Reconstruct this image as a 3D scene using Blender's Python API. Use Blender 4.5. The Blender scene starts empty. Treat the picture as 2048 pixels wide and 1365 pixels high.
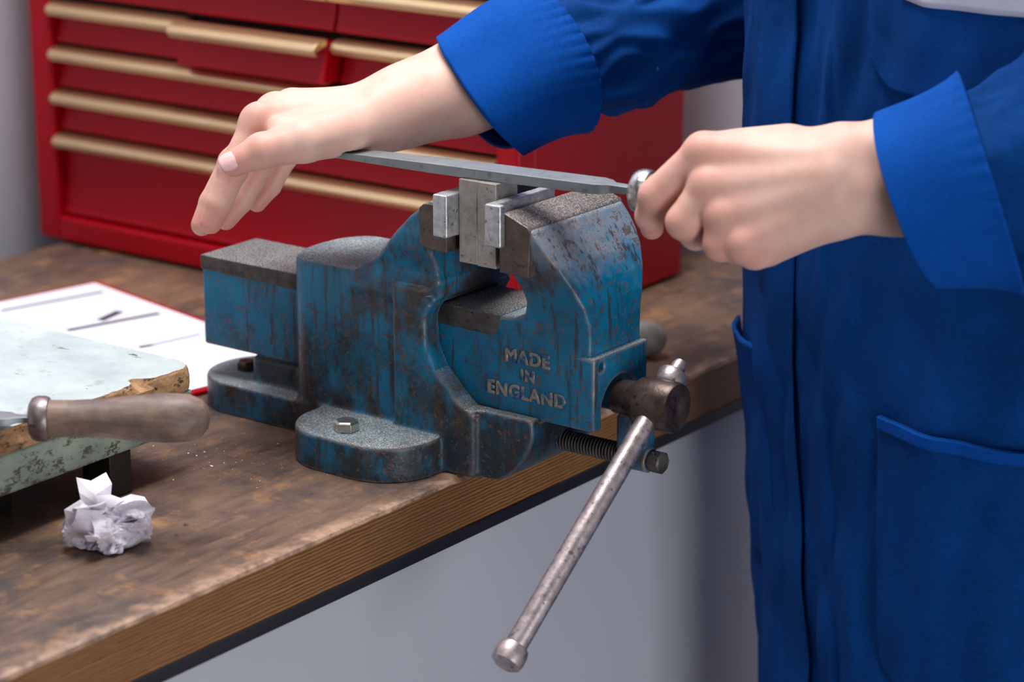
import bpy, bmesh, math, random
import numpy as np
from mathutils import Vector, Matrix, noise
random.seed(4)
S = bpy.context.scene
COL = S.collection
V3 = Vector

# ---------------------------------------------------------------- camera frame (bench front edge x=0, bench top z=0, +x towards the operator)
CF = 5187.0
TH = math.atan(1532 / CF)
AZ = math.radians(36.5)
CAM = np.array([0.93596, -1.20263, 0.54])
CR = np.array([math.cos(AZ), math.sin(AZ), 0.0])
CFH = np.array([-math.sin(AZ), math.cos(AZ), 0.0])
CW = CFH * math.cos(TH) - np.array([0, 0, 1.0]) * math.sin(TH)
CU = np.cross(CR, CW)


def ray(px, py):
    return CW + CR * (px - 1024.0) / CF - CU * (py - 682.5) / CF


def D(px, py, d):
    return CAM + ray(px, py) * d


def onZ(px, py, z=0.0):
    r = ray(px, py)
    return CAM + r * ((z - CAM[2]) / r[2])


# ---------------------------------------------------------------- object helpers
def link(o, parent=None):
    COL.objects.link(o)
    if parent is not None:
        o.parent = parent
    return o


def tag(o, label=None, cat=None, group=None, kind=None):
    if label: o['label'] = label
    if cat: o['category'] = cat
    if group: o['group'] = group
    if kind: o['kind'] = kind
    return o


def empty(name, label, cat, loc=(0, 0, 0), group=None):
    o = bpy.data.objects.new(name, None)
    o.location = loc
    o.empty_display_size = 0.02
    link(o)
    return tag(o, label, cat, group)


def place(o, parent):
    """world-space mesh under an Empty that has a location"""
    COL.objects.link(o)
    if parent is not None:
        o.parent = parent
        L = V3((0, 0, 0))
        p = parent
        while p is not None:
            L += p.location
            p = p.parent
        o.location = -L + o.location
    return o


def mesh_np(name, verts, faces, mat=None, parent=None, smooth=True):
    me = bpy.data.meshes.new(name)
    me.from_pydata([tuple(v) for v in verts], [], [tuple(f) for f in faces])
    me.update()
    if smooth:
        me.polygons.foreach_set('use_smooth', [True] * len(me.polygons))
    if mat: me.materials.append(mat)
    o = bpy.data.objects.new(name, me)
    return place(o, parent)


def bm_obj(name, bm, mat=None, parent=None, smooth=False, bevel=0.0, seg=2, auto=True):
    me = bpy.data.meshes.new(name)
    bmesh.ops.recalc_face_normals(bm, faces=bm.faces)
    bm.to_mesh(me)
    bm.free()
    if mat: me.materials.append(mat)
    o = bpy.data.objects.new(name, me)
    place(o, parent)
    if bevel > 0:
        m = o.modifiers.new('bevel', 'BEVEL')
        m.width = bevel; m.segments = seg; m.limit_method = 'ANGLE'; m.angle_limit = math.radians(35)
        m.harden_normals = False
        smooth = True
    if smooth:
        me.polygons.foreach_set('use_smooth', [True] * len(me.polygons))
        if auto:
            w = o.modifiers.new('wn', 'WEIGHTED_NORMAL'); w.keep_sharp = True
    return o


def add_box(bm, x0, x1, y0, y1, z0, z1):
    vs = [bm.verts.new((x, y, z)) for z in (z0, z1) for y in (y0, y1) for x in (x0, x1)]
    for f in ((0, 1, 3, 2), (4, 6, 7, 5), (0, 4, 5, 1), (2, 3, 7, 6), (0, 2, 6, 4), (1, 5, 7, 3)):
        bm.faces.new([vs[i] for i in f])
    return vs


def box(name, x0, x1, y0, y1, z0, z1, mat, parent=None, bevel=0.001, seg=2):
    bm = bmesh.new()
    add_box(bm, x0, x1, y0, y1, z0, z1)
    return bm_obj(name, bm, mat, parent, bevel=bevel, seg=seg)


def frame_of(d):
    d = V3(d).normalized()
    a = V3((0, 0, 1)) if abs(d.z) < 0.9 else V3((0, 1, 0))
    u = a.cross(d).normalized()
    return u, d.cross(u).normalized(), d


def add_lathe(bm, p0, d, prof, n=40, sy=1.0):
    """prof: list of (s, r) along direction d from p0"""
    u, v, w = frame_of(d)
    p0 = V3(p0)
    rings = []
    for s, r in prof:
        if r < 1e-6:
            rings.append([bm.verts.new(p0 + w * s)])
        else:
            rings.append([bm.verts.new(p0 + w * s + u * (r * math.cos(2 * math.pi * k / n)) + v * (r * sy * math.sin(2 * math.pi * k / n))) for k in range(n)])
    for a, b in zip(rings, rings[1:]):
        for k in range(n):
            k2 = (k + 1) % n
            if len(a) == 1 and len(b) == 1: continue
            if len(a) == 1: bm.faces.new((a[0], b[k], b[k2]))
            elif len(b) == 1: bm.faces.new((a[k], a[k2], b[0]))
            else: bm.faces.new((a[k], a[k2], b[k2], b[k]))
    if len(rings[0]) > 1: bm.faces.new(rings[0][::-1])
    if len(rings[-1]) > 1: bm.faces.new(rings[-1])


def lathe(name, p0, d, prof, mat, parent=None, n=40, bevel=0.0):
    bm = bmesh.new()
    add_lathe(bm, p0, d, prof, n)
    o = bm_obj(name, bm, mat, parent, smooth=True, auto=False, bevel=bevel)
    if bevel <= 0:
        o.data.set_sharp_from_angle(angle=math.radians(40))
    return o


def add_prism(bm, pts, y0, y1, axis='y'):
    """polygon pts (a,b) extruded along axis"""
    def mk(a, b, t):
        return {'y': (a, t, b), 'x': (t, a, b), 'z': (a, b, t)}[axis]
    A = [bm.verts.new(mk(a, b, y0)) for a, b in pts]
    B = [bm.verts.new(mk(a, b, y1)) for a, b in pts]
    n = len(pts)
    bm.faces.new(A); bm.faces.new(B[::-1])
    for i in range(n):
        bm.faces.new((A[i], A[(i + 1) % n], B[(i + 1) % n], B[i]))


# ---------------------------------------------------------------- materials
def s2l(c):
    c = c / 255.0
    return c / 12.92 if c <= 0.04045 else ((c + 0.055) / 1.055) ** 2.4


def rgb(r, g, b):
    return (s2l(r), s2l(g), s2l(b), 1.0)


class NT:
    def __init__(self, name):
        self.m = bpy.data.materials.new(name)
        self.m.use_nodes = True
        self.t = self.m.node_tree
        self.b = self.t.nodes['Principled BSDF']
        self.tc = self.n('ShaderNodeTexCoord')

    def n(self, typ, **kw):
        nd = self.t.nodes.new(typ)
        for k, v in kw.items():
            setattr(nd, k, v)
        return nd

    def l(self, a, b):
        self.t.links.new(a, b)

    def s(self, nd, k, v):
        if hasattr(v, 'is_linked') or hasattr(v, 'links'):
            self.l(v, nd.inputs[k])
        else:
            nd.inputs[k].default_value = v

    def map(self, scale=(1, 1, 1), rot=(0, 0, 0), loc=(0, 0, 0), src=None):
        m = self.n('ShaderNodeMapping')
        self.l(src or self.tc.outputs['Object'], m.inputs['Vector'])
        m.inputs['Scale'].default_value = scale
        m.inputs['Rotation'].default_value = rot
        m.inputs['Location'].default_value = loc
        return m.outputs[0]

    def noise(self, scale, detail=4, rough=0.55, vec=None, dist=0.0):
        nd = self.n('ShaderNodeTexNoise')
        nd.inputs['Scale'].default_value = scale
        nd.inputs['Detail'].default_value = detail
        nd.inputs['Roughness'].default_value = rough
        nd.inputs['Distortion'].default_value = dist
        self.l(vec or self.tc.outputs['Object'], nd.inputs['Vector'])
        return nd.outputs['Fac']

    def vor(self, scale, vec=None, feature='F1'):
        nd = self.n('ShaderNodeTexVoronoi', feature=feature)
        nd.inputs['Scale'].default_value = scale
        self.l(vec or self.tc.outputs['Object'], nd.inputs['Vector'])
        return nd.outputs['Distance']

    def ramp(self, fac, stops, interp='LINEAR'):
        r = self.n('ShaderNodeValToRGB')
        r.color_ramp.interpolation = interp
        e = r.color_ramp.elements
        while len(e) < len(stops): e.new(0.5)
        for el, (p, c) in zip(e, stops):
            el.position = p
            el.color = c if isinstance(c, tuple) else (c, c, c, 1)
        self.l(fac, r.inputs['Fac'])
        return r.outputs['Color']

    def mix(self, fac, a, b, mode='MIX'):
        m = self.n('ShaderNodeMix', data_type='RGBA', blend_type=mode)
        m.clamp_factor = True
        for k, v in ((0, fac), (6, a), (7, b)):
            if isinstance(v, (int, float, tuple)):
                m.inputs[k].default_value = v
            else:
                self.l(v, m.inputs[k])
        return m.outputs[2]

    def math(self, op, a, b=0.0, clamp=False):
        m = self.n('ShaderNodeMath', operation=op, use_clamp=clamp)
        for k, v in ((0, a), (1, b)):
            if isinstance(v, (int, float)):
                m.inputs[k].default_value = v
            else:
                self.l(v, m.inputs[k])
        return m.outputs[0]

    def bump(self, h, strength=0.3, dist=0.001, normal=None):
        b = self.n('ShaderNodeBump')
        b.inputs['Strength'].default_value = strength
        b.inputs['Distance'].default_value = dist
        self.l(h, b.inputs['Height'])
        if normal is not None: self.l(normal, b.inputs['Normal'])
        self.l(b.outputs[0], self.b.inputs['Normal'])
        return b.outputs[0]

    def out(self, color=None, rough=None, metal=None, **kw):
        for k, v in (('Base Color', color), ('Roughness', rough), ('Metallic', metal)):
            if v is None: continue
            if isinstance(v, (int, float, tuple)):
                self.b.inputs[k].default_value = v
            else:
                self.l(v, self.b.inputs[k])
        for k, v in kw.items():
            self.b.inputs[k.replace('_', ' ')].default_value = v
        return self.m


def simple(name, col, rough=0.5, metal=0.0, var=0.12, scale=60, bump=0.0, bscale=300, **kw):
    t = NT(name)
    n = t.noise(scale, 4)
    c = t.mix(t.ramp(n, [(0.3, 0.0), (0.7, 1.0)]), tuple(x * (1 - var) for x in col[:3]) + (1,), tuple(min(1, x * (1 + var)) for x in col[:3]) + (1,))
    if bump > 0:
        t.bump(t.noise(bscale, 3), bump, 0.0006)
    return t.out(c, rough, metal, **kw)


def paint_mat(name='worn_blue_paint', wear=0.0, grime=None, bare_top=None):
    t = NT(name)
    geo = t.n('ShaderNodeNewGeometry')
    sep = t.n('ShaderNodeSeparateXYZ'); t.l(geo.outputs['Normal'], sep.inputs[0])
    blue = t.mix(t.ramp(t.noise(28, 5, 0.6), [(0.35, 0.0), (0.65, 1.0)]), rgb(0, 90, 122), rgb(0, 120, 160))
    blue = t.mix(t.ramp(t.noise(60, 4), [(0.55, 0.0), (0.75, 0.35)]), blue, rgb(0, 84, 158))
    dark = t.mix(t.noise(240, 4), rgb(40, 36, 36), rgb(96, 84, 78))
    # broad grime / bare patches
    big = t.noise(19, 7, 0.68)
    fac_big = t.ramp(big, [(0.49 - wear, 0.0), (0.62 - wear, 0.92)])
    # vertical scrape streaks
    st = t.noise(34, 5, 0.6, vec=t.map((5.5, 5.5, 0.55)))
    fac_st = t.ramp(st, [(0.53 - wear * 0.5, 0.0), (0.63, 0.75)])
    # small chips
    ch = t.noise(330, 3, 0.6)
    fac_ch = t.ramp(ch, [(0.61, 0.0), (0.65, 0.9)])
    ch2 = t.noise(120, 5, 0.7)
    fac_ch2 = t.ramp(ch2, [(0.58, 0.0), (0.63, 0.8)])
    c = t.mix(fac_big, blue, dark)
    sepo = t.n('ShaderNodeSeparateXYZ'); t.l(t.tc.outputs['Object'], sepo.inputs[0])
    if grime:      # oily grime patches caught low on the side panel
        gz = t.math('ADD', sepo.outputs[2], t.math('MULTIPLY', t.noise(30, 5, 0.65), 0.09))
        gm = t.math('MULTIPLY', t.ramp(gz, [(0.085, 0.85), (0.125, 0.0)]), t.ramp(t.noise(24, 6, 0.7, vec=t.map((1.6, 1.6, 0.8), loc=(7, 1, 2))), [(0.38, 0.0), (0.52, 1.0)]))
        c = t.mix(gm, c, rgb(38, 38, 34))
    if bare_top:   # paint hammered off the crown of the jaw
        gz = t.math('ADD', sepo.outputs[2], t.math('MULTIPLY', t.noise(55, 6, 0.7), 0.05))
        gm = t.math('MULTIPLY', t.ramp(gz, [(0.158, 0.0), (0.176, 0.8)]), t.ramp(t.noise(120, 5, 0.7), [(0.3, 0.3), (0.55, 1.0)]))
        c = t.mix(gm, c, rgb(132, 128, 132))
    c = t.mix(fac_st, c, dark)
    c = t.mix(fac_ch2, c, dark)
    c = t.mix(fac_ch, c, rgb(112, 76, 60))
    # metal filings lying on upward faces
    up = t.ramp(sep.outputs[2], [(0.62, 0.0), (0.92, 1.0)])
    fil = t.math('MULTIPLY', up, t.ramp(t.noise(26, 5, 0.6), [(0.30, 0.35), (0.6, 0.95)]))
    filc = t.mix(t.ramp(t.noise(1300, 2), [(0.45, 0.0), (0.62, 1.0)]), rgb(104, 112, 114), rgb(206, 215, 218))
    c = t.mix(fil, c, filc)
    # bare edges
    edge = t.ramp(geo.outputs['Pointiness'], [(0.512, 0.0), (0.548, 0.75)])
    edge = t.math('MULTIPLY', edge, t.ramp(t.noise(70, 4), [(0.38, 0.10), (0.60, 1.0)]))
    c = t.mix(edge, c, rgb(150, 136, 132))
    bare = t.math('MAXIMUM', t.math('MAXIMUM', fac_big, edge), fac_st)
    rough = t.mix(t.noise(90, 4), (0.30, 0.30, 0.30, 1), (0.56, 0.56, 0.56, 1))
    rough = t.mix(fil, rough, (0.85, 0.85, 0.85, 1))
    h = t.math('ADD', t.math('MULTIPLY', t.noise(420, 3), 0.5), t.math('MULTIPLY', t.ramp(ch2, [(0.56, 1.0), (0.64, 0.0)]), 0.7))
    t.bump(h, 0.5, 0.0007)
    return t.out(c, rough, t.math('MULTIPLY', t.math('MULTIPLY', bare, 0.45), t.math('SUBTRACT', 1.0, fil)))


def iron_mat(name, a, b, rough=0.42, metal=0.75, filings=0.0, scale=70):
    t = NT(name)
    c = t.mix(t.ramp(t.noise(scale, 6, 0.65), [(0.35, 0.0), (0.65, 1.0)]), a, b)
    c = t.mix(t.ramp(t.noise(260, 3), [(0.62, 0.0), (0.68, 0.8)]), c, tuple(x * 0.35 for x in a[:3]) + (1,))
    geo = t.n('ShaderNodeNewGeometry')
    if filings > 0:
        sep = t.n('ShaderNodeSeparateXYZ'); t.l(geo.outputs['Normal'], sep.inputs[0])
        up = t.ramp(sep.outputs[2], [(0.5, 0.0), (0.9, 1.0)])
        f = t.math('MULTIPLY', up, t.math('MULTIPLY', t.ramp(t.noise(1100, 2), [(0.5, 0.0), (0.6, 1.0)]), filings))
        c = t.mix(f, c, rgb(205, 210, 215))
    r = t.mix(t.noise(150, 4), (rough - 0.1,) * 3 + (1,), (rough + 0.16,) * 3 + (1,))
    t.bump(t.noise(500, 3), 0.35, 0.0004)
    return t.out(c, r, metal)


M = {}
M['paint'] = paint_mat(wear=0.02, grime=True)
M['paint_dark'] = paint_mat('grimy_blue_paint', wear=0.07)
M['paint_bright'] = paint_mat('cleaner_blue_paint', wear=-0.05, bare_top=True)
M['iron'] = iron_mat('dark_cast_iron', rgb(60, 55, 53), rgb(98, 92, 88), filings=0.7, metal=0.35, rough=0.5)
M['iron_brown'] = iron_mat('brown_oiled_steel', rgb(66, 52, 48), rgb(98, 82, 76), rough=0.36, metal=0.6)
M['jaw_iron'] = iron_mat('jaw_steel', rgb(84, 72, 66), rgb(112, 98, 90), filings=0.5, metal=0.45, rough=0.5)
M['bar'] = iron_mat('polished_bar_steel', rgb(158, 144, 144), rgb(206, 192, 194), rough=0.42, metal=0.9, scale=140)
M['alu'] = iron_mat('soft_aluminium', rgb(176, 176, 180), rgb(214, 214, 216), rough=0.42, metal=0.8, scale=200)
M['work'] = iron_mat('milled_steel_plate', rgb(158, 150, 144), rgb(184, 177, 170), rough=0.45, metal=0.7, scale=120)
M['file'] = iron_mat('file_steel', rgb(134, 142, 146), rgb(160, 168, 172), rough=0.42, metal=0.75, scale=90)
M['ferrule'] = iron_mat('ferrule_steel', rgb(176, 172, 170), rgb(210, 206, 204), rough=0.26, metal=0.95, scale=120)
M['ferrule_dull'] = iron_mat('dull_ferrule_steel', rgb(118, 104, 104), rgb(156, 142, 142), rough=0.38, metal=0.85, scale=120)
M['black'] = simple('black_edge_trim', rgb(34, 32, 38), 0.45)
M['bolt'] = iron_mat('zinc_bolt', rgb(176, 170, 160), rgb(210, 204, 196), rough=0.28, metal=0.95, scale=120)


def wood_handle_mat(name, a, b, c3, direction):
    t = NT(name)
    rz = math.atan2(direction[1], direction[0])
    v = t.map((1, 1, 1), (0, 0, -rz))
    v2 = t.map((0.12, 1, 1), src=v)
    g = t.noise(260, 5, 0.6, vec=v2)
    blot = t.noise(45, 5, 0.6)
    c = t.mix(t.ramp(g, [(0.35, 0.0), (0.65, 1.0)]), a, b)
    c = t.mix(t.ramp(blot, [(0.42, 0.0), (0.62, 0.85)]), c, c3)
    t.bump(g, 0.25, 0.0005)
    return t.out(c, 0.5, 0.0)


# bench wood
def bench_top_mat():
    t = NT('oiled_stained_bench_wood')
    v = t.map((1.0, 0.18, 1.0))
    g = t.noise(120, 7, 0.65, vec=v, dist=0.3)
    base = t.mix(t.ramp(g, [(0.3, 0.0), (0.7, 1.0)]), rgb(70, 54, 48), rgb(126, 100, 82))
    base = t.mix(t.ramp(t.noise(6.5, 6, 0.6), [(0.42, 0.0), (0.66, 0.7)]), base, rgb(140, 110, 90))
    base = t.mix(t.ramp(t.noise(11, 6, 0.65), [(0.46, 0.0), (0.62, 0.85)]), base, rgb(66, 58, 62))
    base = t.mix(t.ramp(t.noise(34, 6, 0.7), [(0.54, 0.0), (0.7, 0.7)]), base, rgb(176, 128, 84))
    base = t.mix(t.ramp(t.noise(9, 3, 0.5, vec=t.map((1, 1, 1), loc=(3.1, 1.7, 0))), [(0.64, 0.0), (0.72, 0.7)]), base, rgb(56, 66, 88))
    base = t.mix(t.ramp(t.noise(60, 4, 0.6, vec=t.map((1, 1, 1), loc=(1.1, 5.7, 0))), [(0.68, 0.0), (0.72, 0.9)]), base, rgb(44, 40, 40))
    sc = t.noise(46, 3, 0.5, vec=t.map((4.5, 0.5, 1), (0, 0, 0.5)))
    base = t.mix(t.ramp(sc, [(0.70, 0.0), (0.74, 0.3)]), base, rgb(170, 148, 126))
    sp = t.noise(900, 2)
    base = t.mix(t.ramp(sp, [(0.70, 0.0), (0.73, 0.5)]), base, rgb(196, 190, 190))
    # pale bruised band where the front edge has been knocked about
    sep = t.n('ShaderNodeSeparateXYZ'); t.l(t.tc.outputs['Object'], sep.inputs[0])
    e = t.math('ADD', sep.outputs[0], t.math('MULTIPLY', t.noise(50, 5, 0.7), 0.03))
    ef = t.ramp(t.math('MULTIPLY', t.math('ADD', e, 0.02), 20.0), [(0.0, 0.0), (0.40, 0.0), (0.66, 0.85)])
    ef2 = t.math('MULTIPLY', ef, t.ramp(t.noise(90, 4, 0.7, vec=t.map((1, 0.6, 1))), [(0.4, 0.15), (0.6, 1.0)]))
    base = t.mix(ef2, base, rgb(196, 158, 132))
    rough = t.mix(t.noise(16, 5), (0.34,) * 3 + (1,), (0.6,) * 3 + (1,))
    t.bump(t.math('ADD', g, t.noise(260, 3)), 0.3, 0.0006)
    return t.out(base, rough, 0.0)


def bench_edge_mat():
    t = NT('laminated_bench_edge')
    v = t.map((1.0, 0.03, 1.0))
    w = t.n('ShaderNodeTexWave', wave_type='BANDS', bands_direction='Z')
    w.inputs['Scale'].default_value = 135; w.inputs['Distortion'].default_value = 3.5
    w.inputs['Detail'].default_value = 3; w.inputs['Detail Scale'].default_value = 2.0
    t.l(t.map((1, 0.16, 1)), w.inputs['Vector'])
    g = t.noise(160, 5, 0.6, vec=v)
    c = t.mix(t.ramp(w.outputs['Fac'], [(0.15, 0.0), (0.75, 1.0)]), rgb(96, 60, 30), rgb(168, 118, 70))
    c = t.mix(t.ramp(g, [(0.35, 0.0), (0.7, 0.7)]), c, rgb(140, 92, 50))
    c = t.mix(t.ramp(t.noise(8, 4), [(0.4, 0.0), (0.65, 0.5)]), c, rgb(112, 74, 40))
    nick = t.noise(75, 4, 0.7)
    c = t.mix(t.ramp(nick, [(0.69, 0.0), (0.72, 0.8)]), c, rgb(198, 154, 104))
    t.bump(w.outputs['Fac'], 0.4, 0.0006)
    return t.out(c, 0.5, 0.0)


def cloth_mat(name, col, col2, stains=True):
    t = NT(name)
    v = t.map((1, 1, 1))
    w1 = t.n('ShaderNodeTexWave', wave_type='BANDS', bands_direction='Z'); w1.inputs['Scale'].default_value = 420
    w2 = t.n('ShaderNodeTexWave', wave_type='BANDS', bands_direction='DIAGONAL'); w2.inputs['Scale'].default_value = 420
    t.l(v, w1.inputs['Vector']); t.l(v, w2.inputs['Vector'])
    c = t.mix(t.ramp(t.noise(14, 5, 0.6), [(0.35, 0.0), (0.7, 1.0)]), col, col2)
    c = t.mix(t.ramp(t.noise(420, 2), [(0.4, 0.0), (0.7, 0.25)]), c, tuple(min(1, x * 1.5) for x in col2[:3]) + (1,))
    if stains:
        c = t.mix(t.ramp(t.noise(85, 3, 0.6, vec=t.map((1, 1, 0.6), loc=(2, 4, 1))), [(0.765, 0.0), (0.78, 0.7)]), c, rgb(120, 100, 100))
    t.bump(t.math('ADD', t.math('ADD', w1.outputs['Fac'], w2.outputs['Fac']), t.math('MULTIPLY', t.noise(60, 4), 3.0)), 0.22, 0.0006)
    return t.out(c, 0.85, 0.0, Sheen_Weight=0.0, Specular_IOR_Level=0.12)


def skin_mat():
    t = NT('skin')
    a = t.n('ShaderNodeAttribute'); a.attribute_name = 'flush'
    c = t.mix(t.ramp(t.noise(55, 4), [(0.35, 0.0), (0.7, 1.0)]), rgb(230, 189, 174), rgb(220, 173, 158))
    c = t.mix(t.math('MULTIPLY', a.outputs['Fac'], 0.8), c, rgb(206, 128, 112))
    n1 = t.noise(900, 3)
    cr = t.noise(210, 4, 0.6)
    t.bump(t.math('ADD', n1, t.math('MULTIPLY', cr, 1.6)), 0.25, 0.0003)
    t.b.inputs['Subsurface Weight'].default_value = 0.18
    t.b.inputs['Subsurface Radius'].default_value = (1.0, 0.35, 0.2)
    t.b.inputs['Subsurface Scale'].default_value = 0.004
    return t.out(c, 0.5, 0.0, Specular_IOR_Level=0.35)


M['bench_top'] = bench_top_mat()
M['bench_edge'] = bench_edge_mat()
M['coat'] = cloth_mat('royal_blue_cotton_drill', rgb(0, 50, 108), rgb(0, 62, 132))
M['coat2'] = cloth_mat('royal_blue_cotton_cuff', rgb(0, 62, 140), rgb(0, 75, 162), stains=False)
M['skin'] = skin_mat()
M['nail'] = simple('fingernail', rgb(236, 190, 186), 0.28, 0.0, var=0.03)
M['grey'] = simple('pale_grey_paint', rgb(196, 196, 206), 0.55, 0.0, var=0.03, scale=6)
M['wall'] = simple('lilac_grey_wall_paint', rgb(196, 194, 206), 0.8, 0.0, var=0.03, scale=5)
M['floor'] = simple('grey_floor', rgb(120, 120, 124), 0.7, 0.0, var=0.06, scale=8)


def red_mat():
    t = NT('glossy_red_enamel')
    c = t.mix(t.noise(10, 3), rgb(164, 0, 18), rgb(184, 0, 28))
    t.bump(t.noise(700, 2), 0.08, 0.0003)
    return t.out(c, 0.36, 0.0, Coat_Weight=0.06, Coat_Roughness=0.2, Specular_IOR_Level=0.22)


M['red'] = red_mat()


def brass_mat():
    t = NT('brushed_champagne_aluminium')
    g = t.noise(300, 4, 0.6, vec=t.map((0.03, 1, 1)))
    c = t.mix(g, rgb(216, 184, 138), rgb(250, 222, 176))
    t.bump(g, 0.15, 0.0004)
    return t.out(c, 0.34, 0.9)


M['brass'] = brass_mat()

# ---------------------------------------------------------------- implicit surfaces
def nets(f, lo, hi, h):
    lo = np.array(lo, float); hi = np.array(hi, float)
    n = np.ceil((hi - lo) / h).astype(int) + 1
    ax = [lo[i] + h * np.arange(n[i]) for i in range(3)]
    X, Y, Z = np.meshgrid(*[a.astype(np.float32) for a in ax], indexing='ij')
    V = f(X, Y, Z).astype(np.float32)
    s = V < 0
    c = [s[i:n[0] - 1 + i, j:n[1] - 1 + j, k:n[2] - 1 + k] for i in (0, 1) for j in (0, 1) for k in (0, 1)]
    cnt = sum(x.astype(np.int8) for x in c)
    act = (cnt > 0) & (cnt < 8)
    idx = -np.ones(act.shape, np.int64)
    A = np.argwhere(act)
    idx[act] = np.arange(len(A))
    acc = np.zeros((len(A), 3)); num = np.zeros(len(A))
    cor = [(i, j, k) for i in (0, 1) for j in (0, 1) for k in (0, 1)]
    for a in cor:
        for d in range(3):
            if a[d]: continue
            b = list(a); b[d] = 1
            va = V[A[:, 0] + a[0], A[:, 1] + a[1], A[:, 2] + a[2]]
            vb = V[A[:, 0] + b[0], A[:, 1] + b[1], A[:, 2] + b[2]]
            m = (va < 0) != (vb < 0)
            t = np.where(m, va / np.where(m, va - vb, 1), 0)
            p = np.tile(np.array(a, float), (len(A), 1)); p[:, d] += t
            acc[m] += p[m]; num[m] += 1
    P = lo + h * (A + acc / np.maximum(num, 1)[:, None])
    F = []
    for d in range(3):
        e, g = [(1, 2), (2, 0), (0, 1)][d]
        sl0 = [slice(1, -1)] * 3; sl0[d] = slice(0, -1)
        sl1 = [slice(1, -1)] * 3; sl1[d] = slice(1, None)
        s0 = s[tuple(sl0)]; s1 = s[tuple(sl1)]
        E = np.argwhere(s0 != s1)
        if len(E) == 0: continue
        inside = s0[tuple(E.T)]
        base = E.copy(); base[:, e] += 1; base[:, g] += 1
        def cell(de, dg):
            q = base.copy(); q[:, e] -= de; q[:, g] -= dg
            return idx[tuple(q.T)]
        q = np.stack([cell(1, 1), cell(0, 1), cell(0, 0), cell(1, 0)], 1)
        q[~inside] = q[~inside][:, ::-1]
        F.append(q)
    F = np.concatenate(F)
    F = F[(F >= 0).all(1)]
    ep = h * 0.25
    for it in range(3):
        x, y, z = P.T
        v = f(x, y, z)
        gr = np.stack([f(x + ep, y, z) - f(x - ep, y, z), f(x, y + ep, z) - f(x, y - ep, z), f(x, y, z + ep) - f(x, y, z - ep)], 1) / (2 * ep)
        g2 = np.maximum((gr ** 2).sum(1), 0.15)
        st = -gr * (v / g2)[:, None]
        L = np.linalg.norm(st, axis=1)
        st *= np.minimum(1, 0.6 * h / np.maximum(L, 1e-9))[:, None]
        P = P + st
    return P, F


def fast_mesh(name, P, F, mat, parent, attr=None):
    me = bpy.data.meshes.new(name)
    me.vertices.add(len(P)); me.vertices.foreach_set('co', P.astype(np.float32).ravel())
    me.loops.add(F.size); me.loops.foreach_set('vertex_index', F.astype(np.int32).ravel())
    me.polygons.add(len(F))
    me.polygons.foreach_set('loop_start', (np.arange(len(F)) * F.shape[1]).astype(np.int32))
    me.update(calc_edges=True)
    me.validate()
    me.polygons.foreach_set('use_smooth', np.ones(len(me.polygons), bool))
    if attr is not None:
        a = me.attributes.new('flush', 'FLOAT', 'POINT'); a.data.foreach_set('value', attr.astype(np.float32))
    me.materials.append(mat)
    o = bpy.data.objects.new(name, me)
    return place(o, parent)


def smin(a, b, k):
    h = np.clip(0.5 + 0.5 * (b - a) / k, 0, 1)
    return b * (1 - h) + a * h - k * h * (1 - h)


def smax(a, b, k):
    return -smin(-a, -b, k)


def sbox(X, Y, Z, x0, x1, y0, y1, z0, z1, r=0.0):
    qx = np.abs(X - (x0 + x1) / 2) - (x1 - x0) / 2 + r
    qy = np.abs(Y - (y0 + y1) / 2) - (y1 - y0) / 2 + r
    qz = np.abs(Z - (z0 + z1) / 2) - (z1 - z0) / 2 + r
    out = np.sqrt(np.maximum(qx, 0) ** 2 + np.maximum(qy, 0) ** 2 + np.maximum(qz, 0) ** 2)
    return out + np.minimum(np.maximum(qx, np.maximum(qy, qz)), 0) - r


def srect2(A, B, a0, a1, b0, b1, r):
    qa = np.abs(A - (a0 + a1) / 2) - (a1 - a0) / 2 + r
    qb = np.abs(B - (b0 + b1) / 2) - (b1 - b0) / 2 + r
    return np.sqrt(np.maximum(qa, 0) ** 2 + np.maximum(qb, 0) ** 2) + np.minimum(np.maximum(qa, qb), 0) - r


def spoly(A, B, pts):
    pts = np.array(pts, float)
    n = len(pts)
    d = np.full(np.shape(A), 1e9)
    sgn = np.ones(np.shape(A))
    for i in range(n):
        p = pts[i]; q = pts[i - 1]
        e = q - p
        wa = A - p[0]; wb = B - p[1]
        t = np.clip((wa * e[0] + wb * e[1]) / (e @ e), 0, 1)
        d = np.minimum(d, (wa - e[0] * t) ** 2 + (wb - e[1] * t) ** 2)
        c1 = B >= p[1]; c2 = B < q[1]; c3 = e[0] * wb > e[1] * wa
        flip = (c1 & c2 & c3) | (~c1 & ~c2 & ~c3)
        sgn = np.where(flip, -sgn, sgn)
    return sgn * np.sqrt(d)


def scap(X, Y, Z, a, b, ra, rb):
    a = np.array(a, float); b = np.array(b, float); e = b - a
    wx = X - a[0]; wy = Y - a[1]; wz = Z - a[2]
    t = np.clip((wx * e[0] + wy * e[1] + wz * e[2]) / max(e @ e, 1e-12), 0, 1)
    return np.sqrt((wx - e[0] * t) ** 2 + (wy - e[1] * t) ** 2 + (wz - e[2] * t) ** 2) - (ra + (rb - ra) * t)


def catmull(pts, n):
    pts = [np.array(p, float) for p in pts]
    P = [2 * pts[0] - pts[1]] + pts + [2 * pts[-1] - pts[-2]]
    out = []
    for i in range(1, len(P) - 2):
        for k in range(n):
            t = k / n
            a, b, c, d = P[i - 1:i + 3]
            out.append(0.5 * ((2 * b) + (-a + c) * t + (2 * a - 5 * b + 4 * c - d) * t * t + (-a + 3 * b - 3 * c + d) * t ** 3))
    out.append(P[-2])
    return out


# ================================================================ SETTING
def struct(o):
    o['kind'] = 'structure'
    return o


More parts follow.
